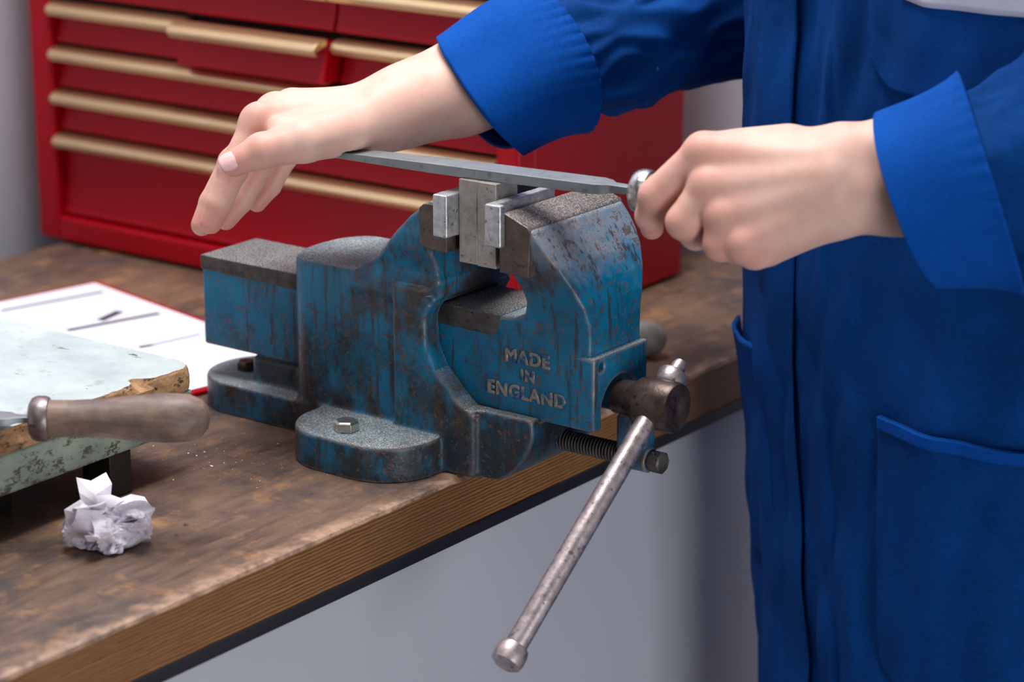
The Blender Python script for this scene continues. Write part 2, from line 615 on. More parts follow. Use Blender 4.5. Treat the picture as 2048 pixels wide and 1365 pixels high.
struct(box('floor', -0.70, 2.4, -2.4, 1.2, -0.93, -0.90, M['floor'], bevel=0))
struct(box('wall_back', -0.72, -0.70, -2.4, 1.2, -0.90, 1.60, M['wall'], bevel=0))
struct(box('wall_right', -0.70, 2.4, 0.575, 0.605, -0.90, 1.60, M['wall'], bevel=0))

# ================================================================ WORKBENCH
bench = empty('workbench', 'long brown stained wooden workbench with black edge strip and grey cabinet panel below', 'workbench', (-0.3, -0.3, -0.9))
NYB = 220
bm = bmesh.new()
ys = [(-1.3 + (0.565 + 1.3) * i / NYB) for i in range(NYB + 1)]
def nick(y, s):
    return max(0, noise.noise(V3((y * 38, s, 0))) - 0.12) * 0.004 + max(0, noise.noise(V3((y * 140, s, 3)))) * 0.0012
prev = None
for y in ys:
    a = nick(y, 1.0)
    ring = [(-0.6305, 0), (-0.02, 0), (-0.0028 - a, 0), (-0.0008 - 0.4 * a, -0.0010 - a * 0.5), (0, -0.0030 - a), (0, -0.0345), (-0.6305, -0.0345)]
    cur = [bm.verts.new((x, y, z)) for x, z in ring]
    if prev:
        for i in range(len(ring)):
            f = bm.faces.new((prev[i], prev[(i + 1) % len(ring)], cur[(i + 1) % len(ring)], cur[i]))
            f.material_index = 1 if i in (4,) else 0
    prev = cur
    if y == ys[0]: first = cur
bm.faces.new(first[::-1]); bm.faces.new(prev)
o = bm_obj('bench_top', bm, M['bench_top'], bench)
o.data.materials.append(M['bench_edge'])
box('edge_strip', -0.60, 0.0015, -1.3, 0.565, -0.0435, -0.0346, M['black'], bench, bevel=0.0012)
box('cabinet_panel', -0.60, -0.006, -1.3, 0.565, -0.9, -0.0436, M['grey'], bench, bevel=0.001)

# ================================================================ VISE
YC = 0.051
vise = empty('bench_vise', 'old blue engineer vise with chipped paint bolted to the bench front edge', 'vise', (-0.07, YC, 0.0))


def f_body(X, Y, Z):
    yl = Y - YC; ay = np.abs(yl)
    # main block, rounded back corners
    plan = srect2(X, yl, -0.1525, 0.012, -0.0390, 0.0390, 0.0065)
    bk = np.sqrt((X + 0.100) ** 2 * 1.0 + yl ** 2) - 0.0525
    plan = smax(plan, np.minimum(bk, -(X + 0.128)), 0.006)
    blk = smax(plan, np.maximum(Z - 0.1190, -Z), 0.004)
    # front face: recedes from the collar line
    prof = [(-0.30, -0.02), (0.0535, -0.004), (0.0535, 0.034), (0.050, 0.0455), (0.004, 0.0440), (-0.004, 0.050), (-0.020, 0.066), (-0.027, 0.080), (-0.0275, 0.098), (-0.024, 0.106), (-0.028, 0.112), (-0.021, 0.122), (-0.018, 0.14), (-0.30, 0.14)]
    fr = spoly(X, Z, prof)
    nose = sbox(X, yl, Z, -0.02, 0.0525, -0.0370, 0.0370, 0.0, 0.0450, 0.002)
    # quarter-round underside of the nose
    q = np.sqrt((X - 0.006) ** 2 + (Z - 0.0425) ** 2) - 0.0462
    nose = smax(nose, np.where(X > 0.006, q, -1), 0.003)
    col = sbox(X, yl, Z, -0.0535, 0.010, -0.0435, 0.0435, 0.0, 0.1175, 0.0034)
    d = smin(blk, col, 0.0022)
    d = smin(d, nose, 0.006)
    d = smax(d, fr, 0.0035)
    # fixed jaw
    jp = [(-0.0065, 0.1735), (-0.0180, 0.1752), (-0.0345, 0.1635), (-0.0485, 0.1495), (-0.0570, 0.1400), (-0.066, 0.133), (-0.080, 0.124), (-0.088, 0.110), (-0.0065, 0.110)]
    h = np.interp(Z, [0.105, 0.118, 0.130, 0.143, 0.152], [0.0365, 0.0368, 0.0400, 0.0468, 0.0485])
    jaw = smax(spoly(X, Z, jp), (ay - h) * 0.85, 0.0028)
    cut = sbox(X, yl, Z, -0.020, 0.05, -0.06, 0.06, 0.08, 0.1445, 0.002)
    jaw = smax(jaw, -cut, 0.003)
    d = smin(d, jaw, 0.0085)
    # side lugs
    lug = smax(srect2(X, yl, -0.116, -0.014, -0.0885, 0.0885, 0.036), Z - 0.0235, 0.003)
    d = smin(d, lug, 0.0045)
    tail = smax(srect2(X, yl, -0.2400, -0.08, -0.0370, 0.0370, 0.0362), Z - 0.0215, 0.003)
    d = smin(d, tail, 0.005)
    web = sbox(X, yl, Z, -0.192, -0.12, -0.0235, 0.0235, 0.0, 0.0405, 0.005)
    d = smin(d, web, 0.006)
    # tunnel of the slide
    tun = sbox(X, yl, Z, -0.4, 0.20, -0.0285, 0.0285, 0.0415 + 0.0, 0.1065, 0.001)
    d = np.maximum(d, -tun)
    return np.maximum(d, -Z + 0.0002)


P_, F_ = nets(f_body, (-0.246, -0.042, -0.003), (0.060, 0.145, 0.180), 0.00125)
body = fast_mesh('fixed_body', P_, F_, M['paint'], vise)


def f_mov(X, Y, Z):
    yl = Y - YC; ay = np.abs(yl)
    sl = sbox(X, yl, Z, -0.2300, 0.080, -0.0272, 0.0272, 0.0425, 0.1035, 0.0018)
    # rear end is faintly hollow, underside drops a touch rearwards
    out = [(0.0868, 0.0425), (0.0868, 0.107), (0.0852, 0.120), (0.0815, 0.132), (0.0752, 0.145), (0.0672, 0.1560), (0.0588, 0.1662), (0.0555, 0.1688), (0.0360, 0.1745),
           (0.0360, 0.1385), (0.0385, 0.1330), (0.0412, 0.1260), (0.0418, 0.1170), (0.0385, 0.1085), (0.0300, 0.1040), (0.0200, 0.1030), (0.0200, 0.0425)]
    h = np.interp(Z, [0.100, 0.108, 0.120, 0.130, 0.142, 0.152, 0.160], [0.0272, 0.0278, 0.0318, 0.0368, 0.0425, 0.0468, 0.0485])
    # lower outer flank stays narrow near the throat: concave cheek
    j = smax(spoly(X, Z, out), (ay - h) * 0.85, 0.0016)
    d = smin(sl, j, 0.003)
    pad = sbox(X, yl, Z, 0.0735, 0.0908, -0.0290, 0.0290, 0.0425, 0.0885, 0.0010)
    d = np.minimum(d, pad)
    # channel underneath for the screw
    ch = np.maximum(np.where(Z > 0.0587, np.sqrt(yl ** 2 + (Z - 0.0587) ** 2), ay) - 0.0165, -(X + 0.30))
    ch2 = np.where(Z > 0.052, np.sqrt(yl ** 2 + (Z - 0.052) ** 2), ay) - 0.0205
    d = smax(d, -np.where(X < 0.083, ch, ch2), 0.001)
    # small tapped hole by the boss
    hole = np.maximum(np.sqrt((yl + 0.0205) ** 2 + (Z - 0.0822) ** 2) - 0.0030, 0.084 - X)
    d = np.maximum(d, -hole)
    return d


P_, F_ = nets(f_mov, (-0.234, -0.002, 0.038), (0.095, 0.104, 0.178), 0.00125)
mov = fast_mesh('sliding_jaw', P_, F_, M['paint_bright'], vise)

# machined rail strip on top of the slide
bm = bmesh.new()
add_prism(bm, [(-0.2305, 0.0945), (0.0145, 0.0905), (0.0205, 0.0985), (0.0205, 0.1046), (-0.2305, 0.1046)], YC - 0.0280, YC + 0.0280)
bm_obj('slide_rail', bm, M['iron'], vise, bevel=0.0010)
# jaw inserts
for nm, x0, x1, zt in (('jaw_plate', -0.0205, -0.0052, 0.1745), ('jaw_plate', 0.0352, 0.0560, 0.1756)):
    bm = bmesh.new()
    if x0 < 0:
        add_prism(bm, [(x0, 0.1450), (x1, 0.1440), (x1, zt - 0.0005), (x0 - 0.002, zt - 0.0015), (-0.0262, 0.1700), (-0.0262, 0.1465)], 0.0020, 0.1000)
    else:
        add_prism(bm, [(x0, 0.1385), (0.0565, 0.1380), (0.0580, 0.1664), (0.0560, 0.1692), (x0 + 0.004, zt), (x0, zt - 0.001)], 0.0018, 0.1002)
    bm_obj(nm, bm, M['jaw_iron'], vise, bevel=0.0008)

# screw head and spindle, tommy bar
sz = 0.0587
lathe('screw_head', (0.0895, YC, sz), (1, 0, 0), [(0, 0.0108), (0.0105, 0.0110), (0.0125, 0.0116), (0.0165, 0.0146), (0.020, 0.0158), (0.0405, 0.0158), (0.0425, 0.0150), (0.0427, 0.0140), (0.0424, 0.0012), (0.0415, 0.0)], M['iron_brown'], vise, n=64)
bA = np.array([0.1175, 0.0646, 0.0835]); bB = np.array([0.1175, -0.0994, -0.0568])
# the bar runs through the screw axis
low = np.array([0.1175, -0.1048, -0.0588]); up = np.array([0.1175, 0.0715, 0.0745])
dv = up - low; L = np.linalg.norm(dv); dv /= L
barprof = [(0, 0.0), (0.0005, 0.0060), (0.0025, 0.0090), (0.006, 0.0098), (0.011, 0.0096), (0.014, 0.0085), (0.0150, 0.0062), (0.016, 0.0066), (L - 0.014, 0.0065), (L - 0.0135, 0.0080), (L - 0.011, 0.0096), (L - 0.004, 0.0096), (L - 0.002, 0.0086), (L - 0.001, 0.0050), (L + 0.0042, 0.0048), (L + 0.0072, 0.0036), (L + 0.008, 0.0)]
lathe('tommy_bar', low, dv, barprof, M['bar'], vise, n=40)
# threaded rod under the slide, with its blue release block
bm = bmesh.new()
prof = [(0, 0.0)]
s_ = 0.0
while s_ < 0.062:
    prof += [(s_, 0.0050), (s_ + 0.0009, 0.0066), (s_ + 0.0013, 0.0066), (s_ + 0.0021, 0.0050)]
    s_ += 0.0023
prof.append((s_, 0.0))
add_lathe(bm, (0.030, YC, 0.0222), (1, 0, 0), prof, 28)
o = bm_obj('threaded_rod', bm, M['iron'], vise, smooth=True, auto=False)
o.data.set_sharp_from_angle(angle=math.radians(25))


def f_trig(X, Y, Z):
    yl = Y - YC
    c = np.maximum(np.sqrt(yl ** 2 + (Z - 0.0218) ** 2) - 0.0078, np.abs(X - 0.105) - 0.0085)
    arm = sbox(X, yl, Z, 0.0925, 0.1035, -0.008, 0.0075, 0.016, 0.050, 0.003)
    arm2 = sbox(X, yl, Z, 0.096, 0.112, -0.005, 0.0085, 0.026, 0.040, 0.003)
    return smin(smin(arm, c, 0.003), arm2, 0.003)


P_, F_ = nets(f_trig, (0.088, 0.036, 0.008), (0.120, 0.066, 0.055), 0.0011)
fast_mesh('release_block', P_, F_, M['paint_dark'], vise)
lathe('rod_end', (0.1135, YC, 0.0218), (1, 0, 0), [(0, 0.0058), (0.0045, 0.0072), (0.0085, 0.0072), (0.0095, 0.0062), (0.0095, 0.0)], M['iron'], vise, n=8)
# hold-down bolts
def hexbolt(x, y, z, R, hgt, mat, rot=0.3):
    bm = bmesh.new()
    vs0 = [bm.verts.new((x + R * math.cos(rot + k * math.pi / 3), y + R * math.sin(rot + k * math.pi / 3), z)) for k in range(6)]
    vs1 = [bm.verts.new((v.co.x, v.co.y, z + hgt * 0.8)) for v in vs0]
    vs2 = [bm.verts.new((x + (v.co.x - x) * 0.82, y + (v.co.y - y) * 0.82, z + hgt)) for v in vs0]
    for a, b in ((vs0, vs1), (vs1, vs2)):
        for k in range(6): bm.faces.new((a[k], a[(k + 1) % 6], b[(k + 1) % 6], b[k]))
    bm.faces.new(vs0[::-1]); bm.faces.new(vs2)
    return bm_obj('hold_down_bolt', bm, mat, vise, bevel=0.0005)
hexbolt(-0.0700, -0.0185, 0.0236, 0.0082, 0.0068, M['bolt'], 0.55)
hexbolt(-0.0700, 0.1205, 0.0236, 0.0082, 0.0068, M['bolt'], 0.2)
hexbolt(-0.2130, YC - 0.004, 0.0216, 0.0072, 0.0060, M['iron_brown'], 0.1)

# cast lettering
def text_mesh(s, size, extrude, offset=0.0):
    cu = bpy.data.curves.new('t', 'FONT')
    cu.body = s; cu.size = size; cu.extrude = extrude; cu.bevel_depth = extrude * 0.5; cu.bevel_resolution = 1; cu.offset = offset; cu.resolution_u = 4
    cu.align_x = 'CENTER'; cu.align_y = 'CENTER'; cu.space_character = 1.12
    to = bpy.data.objects.new('t', cu)
    COL.objects.link(to)
    dg = bpy.context.evaluated_depsgraph_get()
    me = bpy.data.meshes.new_from_object(to.evaluated_get(dg))
    bpy.data.objects.remove(to)
    return me
for word, cx_, cz_, sz_, sx_ in (('MADE', 0.0408, 0.0802, 0.0118, 1.0), ('IN', 0.0412, 0.0690, 0.0100, 1.0), ('ENGLAND', 0.0400, 0.0572, 0.0118, 1.0)):
    me = text_mesh(word, sz_, 0.0009, 0.0)
    me.materials.clear(); me.materials.append(M['paint_bright'] if False else None)
    o = bpy.data.objects.new('raised_lettering', me)
    o.location = (cx_, YC - 0.0276, cz_)
    o.rotation_euler = (math.pi / 2, 0, 0)
    place(o, vise)
t = NT('worn_raised_letters')
geo = t.n('ShaderNodeNewGeometry')
c = t.mix(t.ramp(t.noise(160, 4, 0.6), [(0.38, 0.0), (0.52, 1.0)]), rgb(8, 92, 140), rgb(150, 138, 130))
M['letters'] = t.out(c, 0.4, 0.35)
for o in vise.children:
    if o.name.startswith('raised_lettering'): o.data.materials[0] = M['letters']

# soft jaw covers
cov = empty('jaw_cover', 'square aluminium soft jaw bar on the rear jaw, facing the red drawers', 'jaw cover', (-0.0052, 0.048, 0.1552))
cov['label'] = 'aluminium soft jaw bar on the fixed rear jaw, behind the upright plates'
def cover(par, x0, x1, z0, z1, top):
    n = 60
    bm = bmesh.new()
    rings = []
    for i in range(n + 1):
        y = -0.0042 + 0.064 * i / n
        w = 0.00025 * noise.noise(V3((y * 160, x0 * 50, 1)))
        w2 = 0.00035 * noise.noise(V3((y * 220, x0 * 50, 5)))
        rings.append([bm.verts.new(p) for p in ((x0, y, z0 + w), (x1, y, z0 + w2), (x1, y, z1 + w), (x0, y, z1 + w2))])
    for a, b in zip(rings, rings[1:]):
        for k in range(4): bm.faces.new((a[k], a[(k + 1) % 4], b[(k + 1) % 4], b[k]))
    bm.faces.new(rings[0][::-1]); bm.faces.new(rings[-1])
    bm_obj('bar', bm, M['alu'], par, bevel=0.0014, seg=3)
cover(cov, -0.0108, -0.0002, 0.1552, 0.1817, 0)
COLX = cov
cov2 = empty('jaw_cover', 'aluminium soft jaw bar on the movable front jaw, nearer the hand on the handle', 'jaw cover', (0.034, 0.048, 0.1552))
bm = bmesh.new()
add_prism(bm, [(0.0284, -0.0042), (0.0402, -0.0042), (0.0402, 0.0015), (0.0350, 0.0015), (0.0350, 0.0598), (0.0284, 0.0598)], 0.1552, 0.1812, axis='z')
bm_obj('bar', bm, M['alu'], cov2, bevel=0.0013, seg=3)
cov['group'] = cov2['group'] = 'soft jaws on the vise'

# the two plates being filed
for x0, x1, z0, lab in ((0.0001, 0.01395, 0.1385, 'bare steel plate clamped upright in the vise, against the rear jaw bar'), (0.01405, 0.0281, 0.1380, 'bare steel plate clamped upright in the vise, against the front jaw bar')):
    o = box('steel_plate', x0, x1, 0.0080, 0.0300, z0, 0.1905, M['work'], None, bevel=0.0005)
    tag(o, lab, 'metal plate', 'plates clamped in the vise')

# bright filings scattered round the vise
rf = random.Random(3)
bm = bmesh.new()
def chipp(x, y, z, r):
    vs = [bm.verts.new((x + rf.uniform(-r, r), y + rf.uniform(-r, r), z + rf.uniform(0.0, r * 0.9))) for _ in range(4)]
    for f in ((0, 1, 2), (0, 1, 3), (1, 2, 3), (0, 2, 3)): bm.faces.new([vs[i] for i in f])
for _ in range(420):
    x = rf.gauss(-0.135, 0.040); y = rf.gauss(-0.045, 0.028)
    if -0.24 < x < -0.004 and -0.16 < y < 0.008 and not (x > -0.119 and y > -0.040):
        chipp(x, y, 0.0001, rf.uniform(0.00025, 0.0008))
o = bm_obj('metal_filings', bm, M['alu'])
tag(o, 'bright metal filings scattered on the bench beside the vise', 'filings', kind='stuff')

# ================================================================ FILES
M['handle_wood'] = wood_handle_mat('dirty_turned_wood', rgb(120, 96, 84), rgb(148, 124, 108), rgb(92, 78, 76), (0.8, 0.5))
M['handle_wood2'] = wood_handle_mat('greyed_turned_wood', rgb(136, 128, 118), rgb(156, 148, 138), rgb(120, 112, 104), (0.8, 0.5))


def file_tool(label, origin, d, zc, blade_l, w, th, tang, handle_l, hm, fm, hr=0.0125, side_tilt=0.0, name='metal_file'):
    """origin: start of ferrule (front face) on the axis; blade runs back along -d, handle forward along d"""
    t = empty(name, label, 'file', tuple(origin))
    d = V3(d).normalized()
    sidev = V3((0, 0, 1)).cross(d).normalized()
    upv = d.cross(sidev)
    O = V3(origin)
    def pt(s, a, b): return O + d * s + sidev * a + upv * b
    # blade
    bm = bmesh.new()
    secs = [(-tang - blade_l, 0.62 * w, th * 0.55), (-tang - blade_l * 0.55, w, th), (-tang - 0.006, w, th), (-tang, w * 0.78, th * 0.95), (-tang + 0.004, w * 0.42, th * 0.8), (0.001, w * 0.36, th * 0.7)]
    prev = None
    for s, ww, hh in secs:
        cur = [bm.verts.new(pt(s, a * ww / 2, zc + b * hh / 2)) for a, b in ((-1, -1), (1, -1), (1, 1), (-1, 1))]
        if prev:
            for k in range(4): bm.faces.new((prev[k], prev[(k + 1) % 4], cur[(k + 1) % 4], cur[k]))
        else: fst = cur
        prev = cur
    bm.faces.new(fst[::-1]); bm.faces.new(prev)
    b = bm_obj('blade', bm, M['file_cut'], t, bevel=0.0004)
    lathe('ferrule', O + d * (-0.001), d, [(0, 0.004), (0.0002, hr * 0.72), (0.002, hr * 0.95), (0.005, hr * 1.05), (0.0095, hr * 1.04), (0.0115, hr * 0.98), (0.0120, hr * 0.80), (0.0121, 0.0)], fm, t, n=48)
    hl = handle_l
    lathe('handle', O + d * 0.0095, d, [(0, hr * 0.55), (0.001, hr * 0.86), (hl * 0.15, hr * 0.84), (hl * 0.35, hr * 0.90), (hl * 0.58, hr * 1.06), (hl * 0.74, hr * 1.14), (hl * 0.87, hr * 1.08), (hl * 0.95, hr * 0.84), (hl * 0.985, hr * 0.5), (hl, 0)], hm, t, n=48)
    return t


def file_cut_mat():
    t = NT('cross_cut_file_steel')
    w1 = t.n('ShaderNodeTexWave', wave_type='BANDS', bands_direction='X'); w1.inputs['Scale'].default_value = 520
    w2 = t.n('ShaderNodeTexWave', wave_type='BANDS', bands_direction='X'); w2.inputs['Scale'].default_value = 420
    t.l(t.map((1, 1, 1), (0, 0, 0.75)), w1.inputs['Vector']); t.l(t.map((1, 1, 1), (0, 0, -0.6)), w2.inputs['Vector'])
    h = t.math('ADD', w1.outputs['Fac'], w2.outputs['Fac'])
    c = t.mix(t.noise(60, 5), rgb(122, 128, 132), rgb(160, 167, 172))
    c = t.mix(t.ramp(t.noise(180, 4), [(0.58, 0.0), (0.7, 0.5)]), c, rgb(96, 90, 84))
    t.bump(t.noise(1600, 2), 0.5, 0.0003)
    return t.out(c, 0.45, 0.6)
M['file_cut'] = file_cut_mat()

fd = V3((0.18375, 0.02095, 0)).normalized()          # direction of the stroke
fo = V3((0.1115, 0.0345 - 0.0015, 0.1939))
M['handle_held'] = wood_handle_mat('held_turned_wood', rgb(138, 118, 104), rgb(160, 140, 126), rgb(110, 96, 90), (0.99, 0.11))
held = file_tool('long flat steel file resting across the clamped plates, handle gripped in a fist', fo, fd, 0.0, 0.212, 0.0195, 0.0062, 0.0185, 0.098, M['handle_held'], M['ferrule'], hr=0.0128)

# file lying on the white board
o2 = onZ(62, 838, 0.0745); e2 = onZ(405, 846, 0.0715)
d2 = V3(e2 - o2); d2.z = 0.0
d2.normalize()
o2 = V3((o2[0], o2[1], 0.0745))
board_file = file_tool('flat file lying on the white painted board, fat wooden handle overhanging its end', o2, d2, 0.0, 0.16, 0.016, 0.0046, 0.012, 0.0935, M['handle_wood'], M['ferrule_dull'], hr=0.0127)
# one more, behind the vise
o3 = onZ(1349, 684, 0.0125)
d3 = V3((0.92, 0.39, 0)).normalized()
L3 = 0.105
o3 = V3(o3) - d3 * (L3 + 0.008); o3.z = 0.0136
back_file = file_tool('greyed wooden file handle lying on the bench behind the vise', o3, d3, 0.0, 0.12, 0.018, 0.005, 0.015, 0.098, M['handle_wood2'], M['ferrule_dull'], hr=0.0118)

# ================================================================ PAINTED BOARD
XE = -0.1405
def board_mats():
    t = NT('chipped_white_paint')
    geo = t.n('ShaderNodeNewGeometry')
    base = t.mix(t.ramp(t.noise(14, 6, 0.65), [(0.35, 0.0), (0.65, 1.0)]), rgb(168, 181, 184), rgb(202, 212, 213))
    base = t.mix(t.ramp(t.noise(45, 5, 0.7), [(0.60, 0.0), (0.68, 0.55)]), base, rgb(128, 140, 140))
    base = t.mix(t.ramp(t.noise(70, 4, 0.7, vec=t.map((0.5, 1.6, 1))), [(0.665, 0.0), (0.69, 0.9)]), base, rgb(84, 62, 52))
    t.bump(t.noise(120, 4), 0.2, 0.0006)
    m1 = t.out(base, 0.6, 0.0)
    t = NT('raw_chipped_wood')
    v = t.map((1, 1, 1))
    base = t.mix(t.ramp(t.noise(90, 6, 0.7, vec=t.map((1, 0.35, 1))), [(0.35, 0.0), (0.65, 1.0)]), rgb(122, 86, 56), rgb(204, 160, 116))
    base = t.mix(t.ramp(t.noise(150, 4, 0.7, vec=t.map((1, 0.6, 1))), [(0.56, 0.0), (0.64, 0.95)]), base, rgb(52, 38, 28))
    t.bump(t.noise(160, 6, 0.7), 0.9, 0.002)
    m2 = t.out(base, 0.75, 0.0)
    t = NT('flaking_sage_paint')
    base = t.mix(t.ramp(t.noise(30, 5), [(0.35, 0.0), (0.65, 1.0)]), rgb(118, 130, 116), rgb(152, 164, 148))
    base = t.mix(t.ramp(t.noise(150, 6, 0.75, vec=t.map((1, 0.55, 1))), [(0.52, 0.0), (0.58, 0.9)]), base, rgb(70, 60, 46))
    base = t.mix(t.ramp(t.noise(60, 4, 0.7, vec=t.map((1, 0.6, 1), loc=(4, 2, 1))), [(0.68, 0.0), (0.71, 0.9)]), base, rgb(116, 62, 44))
    t.bump(t.noise(200, 5, 0.7), 0.6, 0.001)
    m3 = t.out(base, 0.75, 0.0)
    return m1, m2, m3
M['white_chip'], M['raw_wood'], M['sage'] = board_mats()
board = empty('painted_board', 'thick white topped board with splintered edge and sage green apron, raised on dark blocks', 'board', (-0.3, -0.24, 0.0))
# top slab: painted face, raw edges, chips at the near end
bm = bmesh.new()
ny, nx = 90, 24
y0b, y1b = -0.42, -0.0775
ztop = 0.0685
def chip(y):
    return max(0.0, noise.noise(V3((y * 55, 2.2, 0))) - 0.02) * 0.012 + max(0, noise.noise(V3((y * 210, 8, 0)))) * 0.0022
rows = []
for i in range(ny + 1):
    y = y0b + (y1b - y0b) * i / ny
    c_ = chip(y) + (0.010 * max(0, 1 - abs(y + 0.125) / 0.008) if True else 0)
    r = 0.012
    xe = XE - (r - math.sqrt(max(0, r * r - max(0, y - (y1b - r)) ** 2)))
    rag = 0.0016 * noise.noise(V3((y * 90, 4, 1)))
    rag2 = 0.0018 * noise.noise(V3((y * 130, 14, 1)))
    sec = [(-0.50, 0.0535), (-0.50, ztop), (xe - 0.03, ztop), (xe - 0.0012 - c_, ztop), (xe - 0.0004 - 0.5 * c_, ztop - 0.0016 - 0.25 * c_), (xe + rag, ztop - 0.006), (xe + rag2, ztop - 0.011), (xe - 0.0008, 0.0535)]
    rows.append([bm.verts.new((x, y, z)) for x, z in sec])
for a, b in zip(rows, rows[1:]):
    for k in range(8):
        f = bm.faces.new((a[k], a[(k + 1) % 8], b[(k + 1) % 8], b[k]))
        f.material_index = 0 if k in (0, 1, 2) else 1
bm.faces.new(rows[0][::-1]).material_index = 1
bm.faces.new(rows[-1]).material_index = 0
o = bm_obj('top_board', bm, M['white_chip'], board)
o.data.materials.append(M['raw_wood'])
box('apron', -0.50, XE - 0.0010, -0.42, y1b - 0.003, 0.0280, 0.0533, M['sage'], board, bevel=0.0025)
M['dark_block'] = simple('dark_shaded_block', rgb(34, 26, 24), 0.5, var=0.2)  # near-black colour also carries the shade underneath the board
box('support_block', -0.168, -0.1440, -0.1530, -0.1345, 0.0, 0.0279, M['dark_block'], board, bevel=0.001)
box('support_block', -0.215, -0.180, -0.40, -0.200, 0.0, 0.0279, M['dark_block'], board, bevel=0.001)
box('support_block', -0.48, -0.45, -0.40, -0.10, 0.0, 0.0279, M['dark_block'], board, bevel=0.001)

# ================================================================ CLIPBOARD
clip = empty('clipboard', 'red edged clipboard lying flat on the bench behind the white board', 'clipboard', (-0.42, 0.14, 0.0))
A = V3(onZ(190, 566, 0.004)); B = V3(onZ(392, 639, 0.004)); C0 = V3(onZ(0, 604, 0.004))
eu = (B - A); eu.z = 0; eu.normalize()           # along the right-hand long edge
ev = V3((eu.y, -eu.x, 0))
if ev.dot(C0 - A) < 0: ev = -ev
def cp(u, v, z): return (A.x + eu.x * u + ev.x * v, A.y + eu.y * u + ev.y * v, z)
def quad_slab(name, u0, u1, v0, v1, z0, z1, mat, par, bevel=0.0005):
    bm = bmesh.new()
    vs = [bm.verts.new(cp(u, v, z)) for z in (z0, z1) for v in (v0, v1) for u in (u0, u1)]
    for f in ((0, 1, 3, 2), (4, 6, 7, 5), (0, 4, 5, 1), (2, 3, 7, 6), (0, 2, 6, 4), (1, 5, 7, 3)):
        bm.faces.new([vs[i] for i in f])
    return bm_obj(name, bm, mat, par, bevel=bevel)
quad_slab('backing_board', -0.006, 0.288, -0.006, 0.228, 0.0, 0.0034, M['red'], clip, 0.0008)
M['paper'] = simple('white_paper', rgb(226, 224, 236), 0.8, var=0.015, scale=20)
M['ink'] = simple('grey_green_print', rgb(84, 98, 104), 0.7, var=0.05)
M['ink_dark'] = simple('dark_print', rgb(58, 62, 70), 0.7, var=0.1)
sheet = empty('drawing_sheet', 'white printed drawing sheet with grey bars, held on the red clipboard', 'paper sheet', (-0.42, 0.14, 0.0036))
quad_slab('sheet', 0.0, 0.283, 0.0, 0.210, 0.0036, 0.0041, M['paper'], sheet, 0)
def bar_px(pa, pb, w, mat, name='printed_bar'):
    a = V3(onZ(pa[0], pa[1], 0.0042)); b = V3(onZ(pb[0], pb[1], 0.0042))
    d = (b - a).normalized(); n_ = V3((-d.y, d.x, 0)) * w / 2
    bm = bmesh.new()
    bm.faces.new([bm.verts.new(p) for p in (a - n_, b - n_, b + n_, a + n_)])
    bm_obj(name, bm, mat, sheet)
bar_px((2, 622), (205, 584), 0.0042, M['ink'])
bar_px((135, 661), (318, 627), 0.0060, M['ink_dark'])
bar_px((278, 695), (305, 690), 0.0048, M['ink_dark'])
bar_px((305, 690), (400, 669), 0.0022, M['ink'])
bar_px((200, 641), (240, 623), 0.0075, M['ink_dark'], 'printed_mark')

# ================================================================ CRUMPLED PAPER
rnd = random.Random(11)
def crumple_mat():
    t = NT('crumpled_white_paper')
    c = t.mix(t.ramp(t.noise(60, 3), [(0.4, 0.0), (0.6, 1.0)]), rgb(222, 214, 230), rgb(236, 230, 242))
    w = t.noise(260, 3, 0.5, vec=t.map((1, 3, 1)))
    c = t.mix(t.math('MULTIPLY', t.ramp(w, [(0.655, 0.0), (0.67, 0.8)]), t.ramp(t.noise(35, 2), [(0.52, 0.0), (0.56, 1.0)])), c, rgb(70, 62, 84))
    return t.out(c, 0.75, 0.0)
M['crumple'] = crumple_mat()
cen = V3(onZ(214, 1048, 0.016))
def crumple_sheet(name, size, nfold, rmin, rmax, c0, sc, seed, n=64):
    rr = np.random.RandomState(seed)
    g = np.linspace(-size / 2, size / 2, n)
    U_, V_ = np.meshgrid(g, g, indexing='ij')
    ph = rr.uniform(0, 6, 4)
    W_ = 0.006 * np.sin(U_ * 90 + ph[0]) + 0.006 * np.sin(V_ * 80 + ph[1]) + 0.004 * np.sin((U_ + V_) * 120 + ph[2])
    P = np.stack([U_, V_, W_], -1).reshape(-1, 3)
    for k in range(nfold):
        nv = rr.normal(size=3); nv /= np.linalg.norm(nv)
        dd = rr.uniform(rmin, rmax)
        q = P @ nv - dd
        P = P - np.where(q > 0, 2 * q, 0)[:, None] * nv
        if k % 4 == 0:
            P = P + rr.normal(size=3) * 0.002
    P -= (P.max(0) + P.min(0)) / 2
    P = P / np.abs(P).max(0)
    W3 = np.stack([CR * sc[0], CFH * sc[1], np.array([0, 0, sc[2]])])
    Q = P @ W3 + np.array(c0)
    Q[:, 2] = np.maximum(Q[:, 2], 0.0004)
    fs = []
    for a in range(n - 1):
        for b in range(n - 1):
            i0 = a * n + b
            fs.append((i0, i0 + 1, i0 + n + 1, i0 + n))
    o = mesh_np(name, Q, fs, M['crumple'], None, smooth=False)
    m = o.modifiers.new('s', 'SOLIDIFY'); m.thickness = 0.00025
    return o
cr = crumple_sheet('crumpled_paper', 0.20, 26, 0.012, 0.040, (cen[0], cen[1], 0.0165), (0.0265, 0.020, 0.0160), 5)
